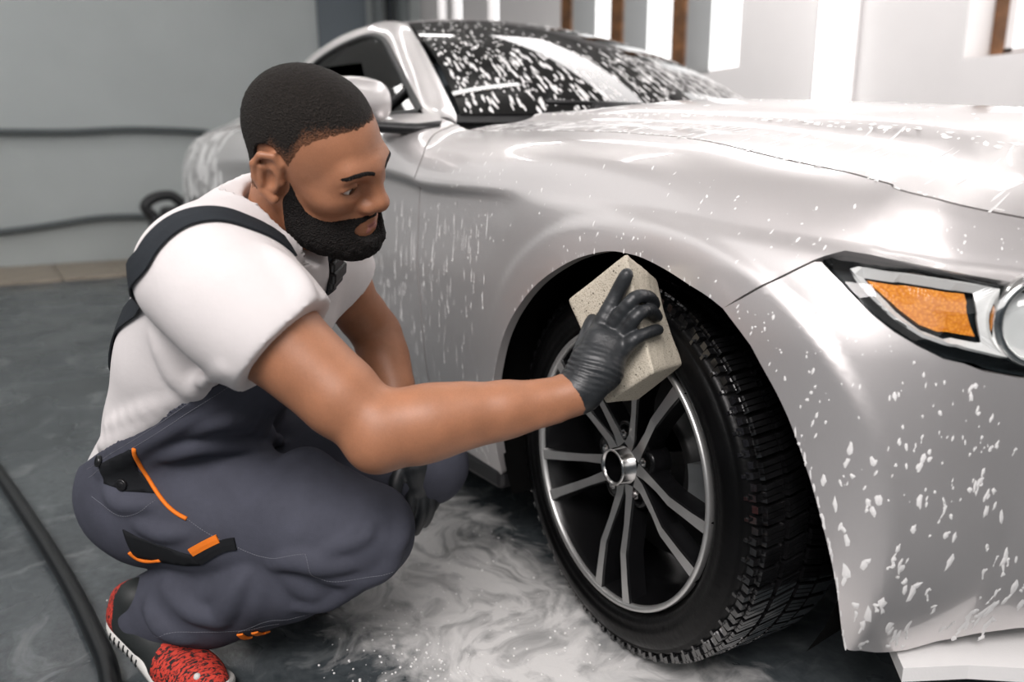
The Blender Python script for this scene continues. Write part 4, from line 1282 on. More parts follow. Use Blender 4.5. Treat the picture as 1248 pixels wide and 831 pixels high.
def hair_t(x, y, z):
    ay = np.abs(y)
    # hairline height as a function of x along the side of the head
    line = np.interp(np.broadcast_to(x, (x.shape[0], 1, 1)).ravel(), [-.14, -.09, -.055, -.032, -.012, .006, .016, .030, .050, .070, .085, .11], [-.075, -.070, -.058, -.030, .028, .022, .020, .052, .066, .074, .078, .086]).reshape(x.shape[0], 1, 1)
    fuzz = vnoise(x, y, z, 300, 3)*.005+vnoise(x, y, z, 800, 5)*.007+vnoise(x, y, z, 1700, 6)*.008*sst(.0, -.03, x-.075)
    m = sst(-.008, .012, z-line+fuzz)
    fade = sst(-.01, .05, z-line)
    grain = vnoise(x, y, z, 1500, 9)*.0009
    ed = np.sqrt(((x+.013)/.032)**2+((z-.001)/.042)**2)
    curl = vnoise(x, y, z, 850, 61)*.0011*fade
    return np.where((ay > .0695) & (ed < 1.0), -.01, m*(.0016+.0040*fade)-.0014+(grain+curl)*m)
def beard_t(x, y, z):
    ay = np.abs(y)
    X = np.broadcast_to(x, (x.shape[0], 1, 1)).ravel()
    top = np.interp(X, [-.02, .004, .012, .020, .032, .045, .058, .068, .080, .10], [.03, .022, .010, -.020, -.044, -.052, -.056, -.052, -.046, -.044]).reshape(x.shape[0], 1, 1)
    back = sst(-.002, .010, x-np.where(z < -.03, (z+.03)*-.10, 0)-.000)
    fuzz = vnoise(x, y, z, 500, 13)*.004
    m = sst(-.004, .006, top-z+fuzz)*back*sst(-.128, -.112, z)
    lip = np.sqrt((ay/.0320)**2+((z+.0655)/.0165)**2)
    m = m*np.where(x > .066, sst(.86, 1.08, lip+vnoise(x, y, z, 800, 15)*.03), 1)
    m = m*np.where(x > .070, sst(-.0385, -.0425, z), 1)
    ed = np.sqrt(((x+.008)/.021)**2+((z-.000)/.034)**2)
    m = m*np.where(ay > .066, sst(.95, 1.15, ed), 1)
    full = sst(-.045, -.095, z)*sst(.005, .06, x)
    grain = vnoise(x, y, z, 1300, 19)*.0016
    curl = (vnoise(x, y, z, 520, 23)*.0022+vnoise(x, y, z, 1100, 24)*.0016)*full
    return m*(.0034+.0100*full)-.0016+(grain+curl)*m
hair = shell('hair', hair_t, M_HAIR, parent=person)
hv = np.empty(len(hair.data.vertices)*3, np.float32); hair.data.vertices.foreach_get('co', hv); hl = (hv.reshape(-1, 3)-HT_)@HR_
hline = np.interp(hl[:, 0], [-.14, -.09, -.055, -.032, -.012, .006, .016, .030, .050, .070, .085, .11], [-.075, -.070, -.058, -.030, .028, .022, .020, .052, .066, .074, .078, .086])
dens = sst(-.004, np.interp(hl[:, 0], [.03, .085], [.050, .012]), hl[:, 2]-hline)
hair.data.attributes.new('hair_cover', 'FLOAT', 'POINT').data.foreach_set('value', dens.astype(np.float32))
beard = shell('beard', beard_t, M_BEARD, parent=person)
def brow_t(x, y, z):
    ay = np.abs(y)
    c = np.interp(np.clip(ay, 0, .06).ravel(), [.008, .016, .030, .044, .056, .064], [.0245, .0280, .0310, .0295, .0220, .0140]).reshape(ay.shape)
    m = sst(.0052, .0015, np.abs(z-c)+vnoise(x, y, z, 700, 21)*.0016)*sst(.007, .014, ay)*sst(.066, .046, ay)*(x > .045)
    return m*.0026-.0016
shell('eyebrows', brow_t, M_BEARD, parent=person, minimum=20)
# lips, eyes
lf = Field((.07, -.03, -.085), (.115, .03, -.045), .0015)
lf.chain([(.0795, -.0215, -.0632, .0040), (.0930, -.010, -.0590, .0066), (.0968, 0, -.0592, .0066), (.0930, .010, -.0590, .0066), (.0795, .0215, -.0632, .0040)], .004)
lf.chain([(.0805, -.0195, -.0662, .0045), (.0925, -.008, -.0712, .0083), (.0925, .008, -.0712, .0083), (.0805, .0195, -.0662, .0045)], .003)
lf.chain([(.080, -.0265, -.0642, .0010), (.1035, -.006, -.0650, .0009), (.1035, .006, -.0650, .0009), (.080, .0265, -.0642, .0010)], .002, 's')
V, Fc = lf.mesh(1); grid_mesh('lips', HT_+(V+np.array([.0030, 0, 0]))@HR_.T, Fc, M_LIP, person)
for sy in (-1, 1):
    ce = np.array([.0770, sy*.0345, .0055]); gz = np.array([.95, -.06 if sy < 0 else .02, -.30]); gz /= np.linalg.norm(gz)
    e1_ = np.cross(gz, [0, 1., 0]); e1_ /= np.linalg.norm(e1_); e2_ = np.cross(gz, e1_)
    LA = np.linspace(-1, 1, 11)
    lz = -.0022+.0062*np.sqrt(np.maximum(0, 1-(LA*.96)**2)); ly = sy*.0005+LA*.0148; lx = np.sqrt(np.maximum(.00002, .0159**2-ly**2-lz**2))
    V, Fc = tube_data([HT_+HR_@(ce+np.array([a, b, c])) for a, b, c in zip(lx, ly, lz)], [.0004+.0005*(1-q*q) for q in LA], 6); raw('eyelashes', V, Fc, M_BEARD, person)
    R0 = .0141
    pr = [(R0*math.sin(a), R0*math.cos(a)) for a in np.linspace(.50, math.pi-.05, 16)]
    V, Fc = lathe_data(pr, 24, ce, gz, e1_, e2_); eye = raw('eye', HT_+np.array(V)@HR_.T, Fc, M_EYE, person)
    pr = [(R0*math.sin(.51)*q, R0*math.cos(.51)+.0014*(1-q*q)) for q in (1, .75, .4, .02)]
    V, Fc = lathe_data(pr, 24, ce, gz, e1_, e2_); raw('iris', HT_+np.array(V)@HR_.T, Fc, M_IRIS, eye)
# cloth folds: polylines lying just under the cloth
FOLDS_TEE = [[(-0.211, -1.561, 0.627), (-0.220, -1.540, 0.570), (-0.226, -1.515, 0.533)],
             [(-0.390, -1.619, 0.456), (-0.292, -1.572, 0.502), (-0.219, -1.516, 0.547), (-0.029, -1.516, 0.613)],
             [(-0.065, -1.558, 0.732), (-0.079, -1.571, 0.693), (-0.190, -1.549, 0.630), (-0.198, -1.521, 0.590), (-0.052, -1.523, 0.607)],
             [(-0.050, -1.447, 0.743), (-0.020, -1.427, 0.709), (-0.001, -1.423, 0.682)],
             [(-0.134, -1.398, 0.757), (-0.173, -1.345, 0.718), (-0.202, -1.327, 0.682)],
             [(-0.431, -1.631, 0.411), (-0.344, -1.592, 0.453), (-0.275, -1.553, 0.496)],
             [(-0.254, -1.415, 0.824), (-0.129, -1.431, 0.786), (-0.134, -1.398, 0.757)]]
FOLDS_LEG = [([(-0.089, -1.289, 0.290), (-0.089, -1.280, 0.253), (-0.102, -1.300, 0.227), (-0.138, -1.329, 0.200), (-0.147, -1.366, 0.205)], 0.013),
             ([(-0.139, -1.393, 0.253), (-0.124, -1.370, 0.277), (-0.099, -1.326, 0.296), (-0.100, -1.309, 0.311)], 0.008),
             ([(-0.204, -1.454, 0.235), (-0.246, -1.490, 0.200), (-0.292, -1.532, 0.173)], 0.016),
             ([(-0.196, -1.448, 0.232), (-0.215, -1.460, 0.177), (-0.255, -1.471, 0.124)], 0.014),
             ([(-0.188, -1.441, 0.234), (-0.189, -1.427, 0.178), (-0.221, -1.412, 0.133)], 0.013),
             ([(-0.177, -1.431, 0.240), (-0.163, -1.388, 0.200), (-0.168, -1.337, 0.177)], 0.016),
             ([(-0.369, -1.597, 0.137), (-0.320, -1.564, 0.116), (-0.304, -1.515, 0.086)], 0.012),
             ([(-0.147, -1.402, 0.254), (-0.124, -1.347, 0.225), (-0.102, -1.296, 0.225)], 0.012),
             ([(-0.416, -1.637, 0.375), (-0.333, -1.584, 0.433), (-0.273, -1.539, 0.475), (-0.235, -1.494, 0.503)], 0.012),
             ([(-0.278, -1.500, 0.452), (-0.290, -1.436, 0.449), (-0.396, -1.337, 0.360)], 0.012),
             ([(-0.331, -1.565, 0.409), (-0.305, -1.538, 0.431), (-0.297, -1.486, 0.429), (-0.323, -1.431, 0.397)], 0.010)]
FOLDS_LEG += [([(-0.309, -1.551, 0.413), (-0.283, -1.513, 0.431), (-0.298, -1.450, 0.418), (-0.329, -1.389, 0.380)], 0.010),
              ([(-0.275, -1.524, 0.458), (-0.244, -1.476, 0.480), (-0.322, -1.388, 0.439)], 0.011),
              ([(-0.350, -1.602, 0.297), (-0.310, -1.573, 0.291), (-0.274, -1.544, 0.297)], 0.009),
              ([(-0.179, -1.442, 0.252), (-0.148, -1.414, 0.265), (-0.125, -1.379, 0.256), (-0.104, -1.340, 0.252)], 0.013),
              ([(-0.210, -1.473, 0.231), (-0.234, -1.496, 0.180), (-0.262, -1.517, 0.133)], 0.014),
              ([(-0.338, -1.573, 0.181), (-0.283, -1.543, 0.155), (-0.246, -1.503, 0.146)], 0.012),
              ([(-0.172, -1.414, 0.173), (-0.155, -1.366, 0.172), (-0.106, -1.328, 0.211)], 0.011),
              ([(-0.264, -1.387, 0.382), (-0.262, -1.340, 0.379), (-0.195, -1.317, 0.367)], 0.010),
              ([(-0.396, -1.632, 0.345), (-0.369, -1.614, 0.329), (-0.330, -1.578, 0.333)], 0.009),
              ([(-0.140, -1.250, 0.333), (-0.096, -1.257, 0.297), (-0.077, -1.278, 0.270)], 0.009),
              ([(-0.361, -1.598, 0.148), (-0.324, -1.588, 0.121), (-0.297, -1.554, 0.098)], 0.010)]
TRIM = {
    'strap_front': [(-0.095, -1.582, 0.743), (-0.093, -1.574, 0.758), (-0.089, -1.560, 0.772), (-0.090, -1.540, 0.786), (-0.089, -1.516, 0.792), (-0.091, -1.491, 0.792), (-0.090, -1.466, 0.784), (-0.086, -1.445, 0.769)],
    'seam': [(-0.274, -1.540, 0.320), (-0.242, -1.508, 0.292), (-0.208, -1.472, 0.271), (-0.172, -1.445, 0.267), (-0.137, -1.405, 0.273)],
    'seam2': [(-0.136, -1.403, 0.273), (-0.127, -1.392, 0.249), (-0.122, -1.378, 0.229), (-0.098, -1.331, 0.228), (-0.075, -1.285, 0.236)],
    'pipe1': [(-0.320, -1.595, 0.435), (-0.336, -1.591, 0.408), (-0.345, -1.581, 0.377), (-0.331, -1.571, 0.355), (-0.307, -1.562, 0.337), (-0.290, -1.552, 0.327), (-0.274, -1.540, 0.320)],
    'pipe2': [(-0.368, -1.615, 0.246), (-0.367, -1.607, 0.234), (-0.360, -1.595, 0.225), (-0.328, -1.577, 0.237)],
    'tape': [(-0.266, -1.540, 0.267), (-0.251, -1.522, 0.281), (-0.239, -1.504, 0.291)],
    'blackp': [(-0.264, -1.534, 0.252), (-0.247, -1.517, 0.268), (-0.235, -1.499, 0.279), (-0.221, -1.483, 0.283)],
    'pocket': [(-0.402, -1.637, 0.393), (-0.326, -1.599, 0.432), (-0.349, -1.589, 0.385), (-0.324, -1.567, 0.353), (-0.371, -1.613, 0.345), (-0.400, -1.634, 0.358)],
    'lowpk': [(-0.364, -1.621, 0.289), (-0.344, -1.601, 0.277), (-0.305, -1.573, 0.270), (-0.269, -1.542, 0.261), (-0.264, -1.529, 0.242), (-0.326, -1.573, 0.232), (-0.366, -1.608, 0.235)],
    'btn1': [(-0.401, -1.636, 0.397)],
    'btn2': [(-0.374, -1.611, 0.361)],
    'cuff1': [(-0.250, -1.484, 0.109), (-0.271, -1.470, 0.084), (-0.274, -1.462, 0.081)],
    'cuff2': [(-0.241, -1.463, 0.109), (-0.264, -1.447, 0.086), (-0.256, -1.438, 0.091)],
    'stitch1': [(-0.420, -1.654, 0.334), (-0.388, -1.637, 0.323), (-0.364, -1.618, 0.312), (-0.344, -1.596, 0.323), (-0.325, -1.574, 0.341)],
    'belt': [(-0.453, -1.653, 0.370), (-0.383, -1.628, 0.409), (-0.318, -1.592, 0.450), (-0.268, -1.557, 0.487), (-0.218, -1.518, 0.528), (-0.219, -1.478, 0.547)],
    'belt2': [(-0.439, -1.653, 0.360), (-0.370, -1.625, 0.405), (-0.310, -1.588, 0.444), (-0.265, -1.553, 0.478), (-0.222, -1.512, 0.516), (-0.202, -1.474, 0.542)],
    'hemst': [(-0.335, -1.595, 0.116), (-0.279, -1.544, 0.118), (-0.240, -1.476, 0.116), (-0.205, -1.432, 0.130)],
    'kneest': [(-0.249, -1.487, 0.113), (-0.191, -1.436, 0.147), (-0.174, -1.359, 0.152), (-0.098, -1.318, 0.209), (-0.111, -1.254, 0.218)],
    'buckle': [(-0.188, -1.311, 0.731), (-0.205, -1.306, 0.698), (-0.220, -1.305, 0.668)],
    'strapL': [(-0.248, -1.298, 0.752), (-0.184, -1.317, 0.732), (-0.207, -1.304, 0.698), (-0.224, -1.304, 0.662)],
    'strapback': [(-0.399, -1.611, 0.519), (-0.365, -1.603, 0.579), (-0.342, -1.589, 0.629), (-0.139, -1.593, 0.707), (-0.100, -1.585, 0.738)],
}
# --- clothes
BIB_N = np.array([-.204, -.153, .459]); BIB_N /= np.linalg.norm(BIB_N)
BIB_P = np.array([-.111, -1.482, .594])
# t-shirt
tf = Field((-.80, -1.74, .12), (.16, -1.02, .90), .0048)
def shirt_trunk(f, e=0.):
    torso(f, .004+e, .05)
    f.ell(PELV+UPS*.22-FRS*.03, (.095+e, .145+e, .20+e), TR, .06)
    f.ell(PELV+UPS*.02-FRS*.02, (.098+e, .155+e, .12+e), TR, .05)
    f.ell(NECK-UPS*.075-FRS*.040, (.072+e, .115+e, .085+e), TR, .05)             # upper back
    f.cone(lerp(SH_R, NECK, .25)-UPS*.07-FRS*.02, PELV+UPS*.22-LFT*.055-FRS*.012, .055+e, .078+e, .07)
    f.ell(PELV+UPS*.37-LFT*.062-FRS*.048, (.072+e, .095+e, .16+e), TR, .06)
    f.cone(lerp(SH_L, NECK, .25)-UPS*.08-FRS*.02, PELV+UPS*.22+LFT*.05-FRS*.015, .055+e, .075+e, .07)
shirt_trunk(tf)
tf.chain([(-.232, -1.385, .785, .055), (-.218, -1.425, .765, .055), (-.185, -1.472, .735, .058), (*SH_R, .058)], .05)
tf.cone(NECK-UPS*.02-FRS*.01, lerp(NECK, SH_R, .8)-UPS*.005, .064, .056, .04)
tf.cone(NECK-UPS*.02-FRS*.01, lerp(NECK, SH_L, .8)-UPS*.005, .064, .056, .04)
SLEEVE = ((SH_R, EL_R, .45, .062, .070, .079), (SH_L, EL_L, .30, .052, .057, .062))
for S, E_, t_end, r0, r1, r2 in SLEEVE:
    tf.chain([(*lerp(S, E_, -.02), r0), (*lerp(S, E_, .3), r1), (*lerp(S, E_, .9), r2)], .070)
tf.cone(NECK-UPS*.05, H2W((-.040, 0, -.085)), .084, .070, .04)
d_s = (EL_R-SH_R)/np.linalg.norm(EL_R-SH_R)
def ridge(f, pts, r, k=.018):
    """a soft cloth fold lying on the surface: points with radii tapering to the ends"""
    P = catmull(pts, 4); n = len(P)
    f.chain([(*p, max(.0015, r*math.sin(math.pi*(.12+.76*i/(n-1))))) for i, p in enumerate(P)], k)
for pts in [FOLDS_TEE[i] for i in (0, 1, 3, 4, 5)]:
    ridge(tf, pts, .0065, .022)
tf.add(lambda x, y, z: .0032*vnoise(x, y, z, 17, 31)+.0014*vnoise(x, y, z, 42, 33))
for S, E_, t_end, *_ in SLEEVE:
    d_ = (E_-S)/np.linalg.norm(E_-S); c = lerp(S, E_, t_end)
    lo_ = np.minimum(c, c+d_*.30)-.12; hi_ = np.maximum(c, c+d_*.30)+.12
    tf.put(lambda x, y, z, c=c, d_=d_: np.maximum(-((x-c[0])*d_[0]+(y-c[1])*d_[1]+(z-c[2])*d_[2]), np.sqrt((x-c[0])**2+(y-c[1])**2+(z-c[2])**2)-.22), lo_, hi_, .0, 's', pad=0)
    tf.cone(lerp(S, E_, t_end-.10), lerp(S, E_, t_end+.2), .054, .064, .008, 's')
HN = H2W((-.040, 0, -.085)); ncol = HN-NECK; ncol /= np.linalg.norm(ncol)
ncol = ncol+FRS*.35; ncol /= np.linalg.norm(ncol)
NC = lerp(NECK, HN, .62)
tf.put(lambda x, y, z: np.maximum(-((x-NC[0])*ncol[0]+(y-NC[1])*ncol[1]+(z-NC[2])*ncol[2]), np.sqrt((x-NC[0])**2+(y-NC[1])**2+(z-NC[2])**2)-.105), NC-.12, NC+.12, 0, 's', pad=0)
tf.cone(lerp(NECK, HN, .25), HN+(HN-NECK)*.3, .0665, .0640, .004, 's')
V, Fc = tf.mesh(2); V, Fc = keep_largest(V, Fc, 400)
tshirt = grid_mesh('t_shirt', V, Fc, M_TEE, person)

# dungarees: seat, two legs and the bib wrapped round the trunk
pf_ = Field((-.80, -1.80, .0), (.10, -.98, .72), .0048)
shirt_trunk(pf_, .0075)
pf_.ell(PELV+UPS*.02+FRS*.02, (.096, .160, .104), TR, .05)
pf_.cut(BIB_P, BIB_N)
pf_.ell(HIP_R+FWD*.035, (.090, .09, .098), None, .05)
def thigh(H, K, e=0.):
    pf_.chain([(*lerp(H, K, .08), .086+e), (*lerp(H, K, .35), .104+e), (*lerp(H, K, .75), .096+e), (*K, .079+e)], .05)
def calf(K, A, e=0.):
    K = K+np.array([0, 0, -.006]); A = A+np.array([0, 0, -.004])
    pf_.chain([(*lerp(K, A, .02), .078+e), (*lerp(K, A, .35), .094+e), (*lerp(K, A, .72), .092+e), (*lerp(K, A, .98), .074+e)], .014)
thigh(HIP_R, KN_R); thigh(HIP_L, KN_L, -.006)
calf(KN_R, AN_R); calf(KN_L, AN_L, -.012)
for pts, r in FOLDS_LEG:
    ridge(pf_, pts, r, .016)
pf_.add(lambda x, y, z: .0030*vnoise(x, y, z, 20, 41)+.0016*vnoise(x, y, z, 48, 43))
# leg opening over the shoe
for A in (AN_R,):
    pf_.cut(A+np.array([0, 0, -.062]), (.15, 0, -1), A-.2, A+.2)
V, Fc = pf_.mesh(2); V, Fc = keep_largest(V, Fc, 400)
trousers = grid_mesh('dungarees', V, Fc, M_DUNG, person)

# gloves
def glove(name, chains, palms, cuff, h=.002):
    P = np.array([p for c in chains+palms for p in c])
    g_ = Field(P[:, :3].min(0)-.05, P[:, :3].max(0)+.05, h)
    for c in palms:
        g_.chain(c, .016)
    for c in chains:
        sub = g_.like(); sub.chain([tuple(q) for q in catmull(c, 4)], .003)
        hh = np.clip(.5+.5*(g_.D-sub.D)/.0045, 0, 1); g_.D = g_.D*(1-hh)+sub.D*hh-.0045*hh*(1-hh)
    if cuff is not None:
        g_.chain(cuff, .014)
        c0 = np.array(cuff[0][:3]); d_ = c0-np.array(cuff[1][:3])
        g_.cut(c0, d_)
    return g_
INDEX = [(0.1330, -1.0511, 0.6332, 0.0123), (0.1410, -1.0303, 0.6741, 0.0103), (0.1484, -1.0255, 0.6931, 0.0095), (0.1539, -1.0220, 0.7071, 0.0086)]
MIDDLE = [(0.1521, -1.0411, 0.6398, 0.0114), (0.1717, -1.0256, 0.6754, 0.0089), (0.1650, -0.9902, 0.6733, 0.0087), (0.1544, -0.9652, 0.6586, 0.0082)]
RINGF = [(0.1619, -1.0374, 0.6223, 0.0112), (0.1820, -1.0256, 0.6552, 0.0087), (0.1718, -0.9913, 0.6545, 0.0085), (0.1615, -0.9667, 0.6419, 0.0080)]
LITTLE = [(0.1673, -1.0416, 0.6006, 0.0106), (0.1866, -1.0350, 0.6229, 0.0087), (0.1802, -1.0002, 0.6265, 0.0085), (0.1699, -0.9729, 0.6248, 0.0080)]
THUMB = [(0.1366, -1.0950, 0.5625, 0.0142), (0.1216, -1.0768, 0.5920, 0.0122), (0.1096, -1.0547, 0.6166, 0.0106), (0.1037, -1.0390, 0.6366, 0.0093)]
PALM_A = [(0.1473, -1.1041, 0.5549, 0.0257), (0.1468, -1.0804, 0.5836, 0.0265), (0.1400, -1.0587, 0.6150, 0.0200)]
PALM_B = [(0.1540, -1.0964, 0.5504, 0.0238), (0.1594, -1.0675, 0.5795, 0.0256), (0.1577, -1.0467, 0.6083, 0.0185)]
CUFF = [(0.1437, -1.1141, 0.5464, 0.0300), (0.1493, -1.1013, 0.5548, 0.0290)]
g_ = glove('glove', [INDEX, MIDDLE, RINGF, LITTLE, THUMB], [PALM_A, PALM_B, [PALM_A[2][:3]+(.018,), PALM_B[2][:3]+(.018,)]], CUFF)
# stretched creases running across the back of the hand, and knuckle relief
wd = np.array(PALM_A[2][:3])-np.array(PALM_A[0][:3]); wd /= np.linalg.norm(wd)
def crease(x, y, z):
    s_ = (x-.147)*wd[0]+(y+1.09)*wd[1]+(z-.57)*wd[2]
    a_ = np.clip(1-np.abs(s_-.006)/.045, 0, 1)
    return .0011*np.sin(s_*820+14*vnoise(x, y, z, 40, 51))*a_
g_.add(crease)
V, Fc = g_.mesh(1); V, Fc = keep_largest(V, Fc, 200)
glove_r = grid_mesh('glove', V, Fc, M_GLOVE, person)
W = WR_L
g_ = glove('glove', [[(*(W+np.array(p)), r) for p, r in c] for c in (
    [((.020, -.010, -.075), .013), ((.030, -.020, -.105), .0105), ((.030, -.028, -.128), .0098), ((.026, -.034, -.146), .0088)],
    [((.024, .008, -.078), .013), ((.036, .002, -.110), .0108), ((.036, -.006, -.135), .010), ((.030, -.012, -.155), .009)],
    [((.022, .026, -.074), .0125), ((.034, .022, -.104), .0104), ((.034, .014, -.128), .0098), ((.028, .008, -.146), .0088)],
    [((.016, .042, -.066), .0115), ((.026, .040, -.092), .0096), ((.026, .033, -.112), .009), ((.020, .028, -.127), .0082)],
    [((.010, -.026, -.030), .0155), ((.022, -.044, -.055), .0130), ((.028, -.050, -.080), .0112), ((.028, -.050, -.098), .0098)])],
    [[(*W, .030), (*(W+np.array([.010, .002, -.035])), .034), (*(W+np.array([.018, .004, -.070])), .026)], [(*(W+np.array([.006, .016, -.03])), .030), (*(W+np.array([.016, .028, -.064])), .022)]],
    [(*(W+np.array([-.012, .002, .030])), .034), (*(W+np.array([-.004, .001, .010])), .033)], .0028)
V, Fc = g_.mesh(1); V, Fc = keep_largest(V, Fc, 200)
grid_mesh('glove', V, Fc, M_GLOVE, person)

# right shoe (near) and left shoe (behind)
def shoe(A, FD, heel_up):
    FD = np.array(FD, float); FD /= np.linalg.norm(FD); RT = np.array([FD[1], -FD[0], 0])
    sh = bpy.data.objects.new('shoe', None); COL.objects.link(sh); sh.parent = person; sh.empty_display_size = .05
    base = np.array([A[0], A[1], 0])
    L = lambda a, b, c: base+FD*a+RT*b+UPZ*c
    # sole line: (along, bottom z, half width)
    prof = [(-.078, heel_up+.022, .016), (-.066, heel_up+.006, .030), (-.04, heel_up-.002, .036), (.0, heel_up*.72, .036), (.06, heel_up*.25, .040), (.11, .0, .047), (.15, .0, .047), (.18, .006, .040), (.20, .016, .024), (.208, .024, .010)]
    pr = catmull([(a, c, w_) for a, c, w_ in prof], 5)
    V, Fc = [], []
    for a, c, w_ in pr:
        th = .030 if a < .05 else .030-.010*min(1, (a-.05)/.1)
        for (bb, cc) in ((-1, 0.004), (-.8, 0), (.8, 0), (1, .004), (1.06, th*.55), (.98, th), (-.98, th), (-1.06, th*.55)):
            V.append(L(a, bb*w_, c+cc))
    n = len(pr)
    for i in range(n-1):
        for q in range(8):
            q2 = (q+1) % 8; Fc.append((i*8+q, i*8+q2, i*8+8+q2, i*8+8+q))
    Fc += [tuple(range(8))[::-1], tuple((n-1)*8+q for q in range(8))]
    raw('sole', V, Fc, M_SOLE, sh)
    # moulded slots on the outer heel side
    cx = pr[:, 0]; zb = pr[:, 1]; wd_ = pr[:, 2]
    for i in range(7):
        a = -.045+.0125*i; zz = np.interp(a, cx, zb); ww = np.interp(a, cx, wd_)
        V, Fc = tube_data([L(a-.001, ww*1.055, zz+.010), L(a+.0005, ww*1.062, zz+.017), L(a+.002, ww*1.03, zz+.023)], .0017, 6)
        raw('sole_slot', V, Fc, M_SHOEBLK, sh)
    uf = Field(base-np.array([.26, .26, 0]), base+np.array([.26, .26, .2]), .0035)
    up = lambda a: np.interp(a, cx, zb)+.022
    uf.chain([(*L(-.045, 0, up(-.045)+.020), .031), (*L(.02, 0, up(.02)+.020), .032), (*L(.09, 0, up(.09)+.008), .038), (*L(.145, 0, up(.145)+.002), .036), (*L(.180, 0, up(.18)+.000), .024)], .03)
    uf.chain([(*L(-.050, 0, up(-.05)+.020), .027), (*L(-.052, 0, up(-.05)+.050), .021)], .02); uf.chain([(*L(-.02, 0, up(-.02)+.03), .034), (*L(-.012, 0, up(-.01)+.07), .034)], .03)
    uf.put(lambda x, y, z: z-(np.interp(np.clip((x-base[0])*FD[0]+(y-base[1])*FD[1], -.3, .3).ravel(), cx, zb).reshape(np.broadcast(x, y).shape)+.020), uf.lo, uf.lo+uf.h*(uf.n-1), 0, 's', pad=0)
    V, Fc = uf.mesh(2); V, Fc = keep_largest(V, Fc, 100)
    a_ = (V-base)@FD
    uo = grid_mesh('shoe_upper', V, Fc, M_REDKNIT, sh)
    uo.data.materials.append(M_SHOEBLK)
    fa = a_[Fc].mean(1)
    uo.data.polygons.foreach_set('material_index', ((fa > -.030) & (fa < .078)).astype(np.int32))
    bm = bmesh.new(); bmesh.ops.create_uvsphere(bm, u_segments=12, v_segments=8, radius=.006); bmesh.ops.translate(bm, verts=bm.verts, vec=L(.168, .018, up(.168)+.028)); bm_obj('toe_stud', bm, M_SOLE, sh)
    return sh, L, up
FD_R = (.942, .335, 0)
shoe_r, Lr, upr = shoe((-.420, -1.603, 0), (.92, .39, 0), .045)
shoe_l, _, _ = shoe(AN_L, (.8, .6, 0), .03)
# ---- trim sewn on the clothes: every path is dropped onto the cloth it belongs to
from mathutils.bvhtree import BVHTree
def tree(o):
    return BVHTree.FromPolygons([tuple(v.co) for v in o.data.vertices], [tuple(p.vertices) for p in o.data.polygons])
T_TEE, T_LEG = tree(tshirt), tree(trousers)
def drop(tr_, pts, n=6):
    P, N = [], []
    for p in catmull(pts, n):
        h = tr_.find_nearest(Vector(p)); P.append(tuple(h[0])); N.append(tuple(h[1]))
    N = np.array(N)
    for _ in range(14):
        P2 = np.array(P); P2[1:-1] = (P2[:-2]+P2[1:-1]*2+P2[2:])/4; P = [tuple(q) for q in P2]
        N[1:-1] = (N[:-2]+N[1:-1]*2+N[2:])/4
    P = [tuple(tr_.find_nearest(Vector(q))[0]) for q in P]
    return np.array(P), N
def strap(name, tr_, pts, width, mtl, parent, lift=.003, thick=.0016, n=6):
    P, N = drop(tr_, pts, n); V, Fc = ribbon(P, N, width, lift, thick)
    return raw(name, V, Fc, mtl, parent, smooth=False)
def cord(name, tr_, pts, rad, mtl, parent, n=6, lift=.3):
    P, N = drop(tr_, pts, n); V, Fc = tube_data(P+N*rad*lift, rad, 6); return raw(name, V, Fc, mtl, parent)
def patch(name, tr_, loop, mtl, parent, lift=.0025, step=.007):
    """a cloth patch with the outline of the loop, lying on the cloth"""
    L_ = np.array(loop, float); c = L_.mean(0)
    _, _, vt = np.linalg.svd(L_-c); e1_, e2_ = vt[0], vt[1]
    bd = resample(np.stack([(L_-c)@e1_, (L_-c)@e2_], 1), step)
    lo, hi = bd.min(0), bd.max(0)
    G = np.stack(np.meshgrid(np.arange(lo[0], hi[0], step), np.arange(lo[1], hi[1], step), indexing='ij'), -1).reshape(-1, 2)
    G = G[in_poly(G, bd)]
    if len(G): G = G[poly_dist(G, bd) > step*.4]
    n = len(bd)
    vs, es, fs, *_ = delaunay_2d_cdt([Vector(p) for p in np.vstack([bd, G])], [(i, (i+1) % n) for i in range(n)], [], 1, 1e-6)
    V = []
    for q in vs:
        p = c+e1_*q[0]+e2_*q[1]; h = tr_.find_nearest(Vector(p)); V.append(np.array(h[0])+np.array(h[1])*lift)
    o = raw(name, V, [tuple(f) for f in fs], mtl, parent)
    md = o.modifiers.new('thickness', 'SOLIDIFY'); md.thickness = .003
    return o
strap('shoulder_strap', T_TEE, [tuple(PELV+UPS*.14-FRS*.11+LFT*.01), tuple(PELV+UPS*.20-FRS*.11+LFT*.0)]+[tuple(np.array(q)+LFT*.032*(1-i/4.5)) for i, q in enumerate(TRIM['strapback'])]+TRIM['strap_front']+[tuple(NECK-UPS*.07+FRS*.085-LFT*.085), tuple(NECK-UPS*.15+FRS*.115-LFT*.075), tuple(NECK-UPS*.24+FRS*.12-LFT*.07)], .034, M_STRAP, trousers, n=4)
strap('shoulder_strap', T_TEE, TRIM['strapL'], .030, M_STRAP, trousers)
P, N = drop(T_TEE, TRIM['buckle'], 3)
c = P[len(P)//2]; nn = N[len(P)//2]; tt = P[-1]-P[0]; tt /= np.linalg.norm(tt); bb = np.cross(nn, tt)
bm = bmesh.new(); box(bm, (-.026, -.019, 0), (.026, .019, .010), .004); box(bm, (-.010, -.022, .002), (.012, .022, .014), .004)
Mx = Matrix((tuple(tt), tuple(bb), tuple(nn))).transposed().to_4x4(); bmesh.ops.transform(bm, matrix=Matrix.Translation(Vector(c+nn*.004))@Mx, verts=bm.verts)
bm_obj('strap_buckle', bm, M_BUCKLE, trousers, smooth=False)
patch('side_placket', T_LEG, TRIM['pocket'], M_DARKCL, trousers, .002)
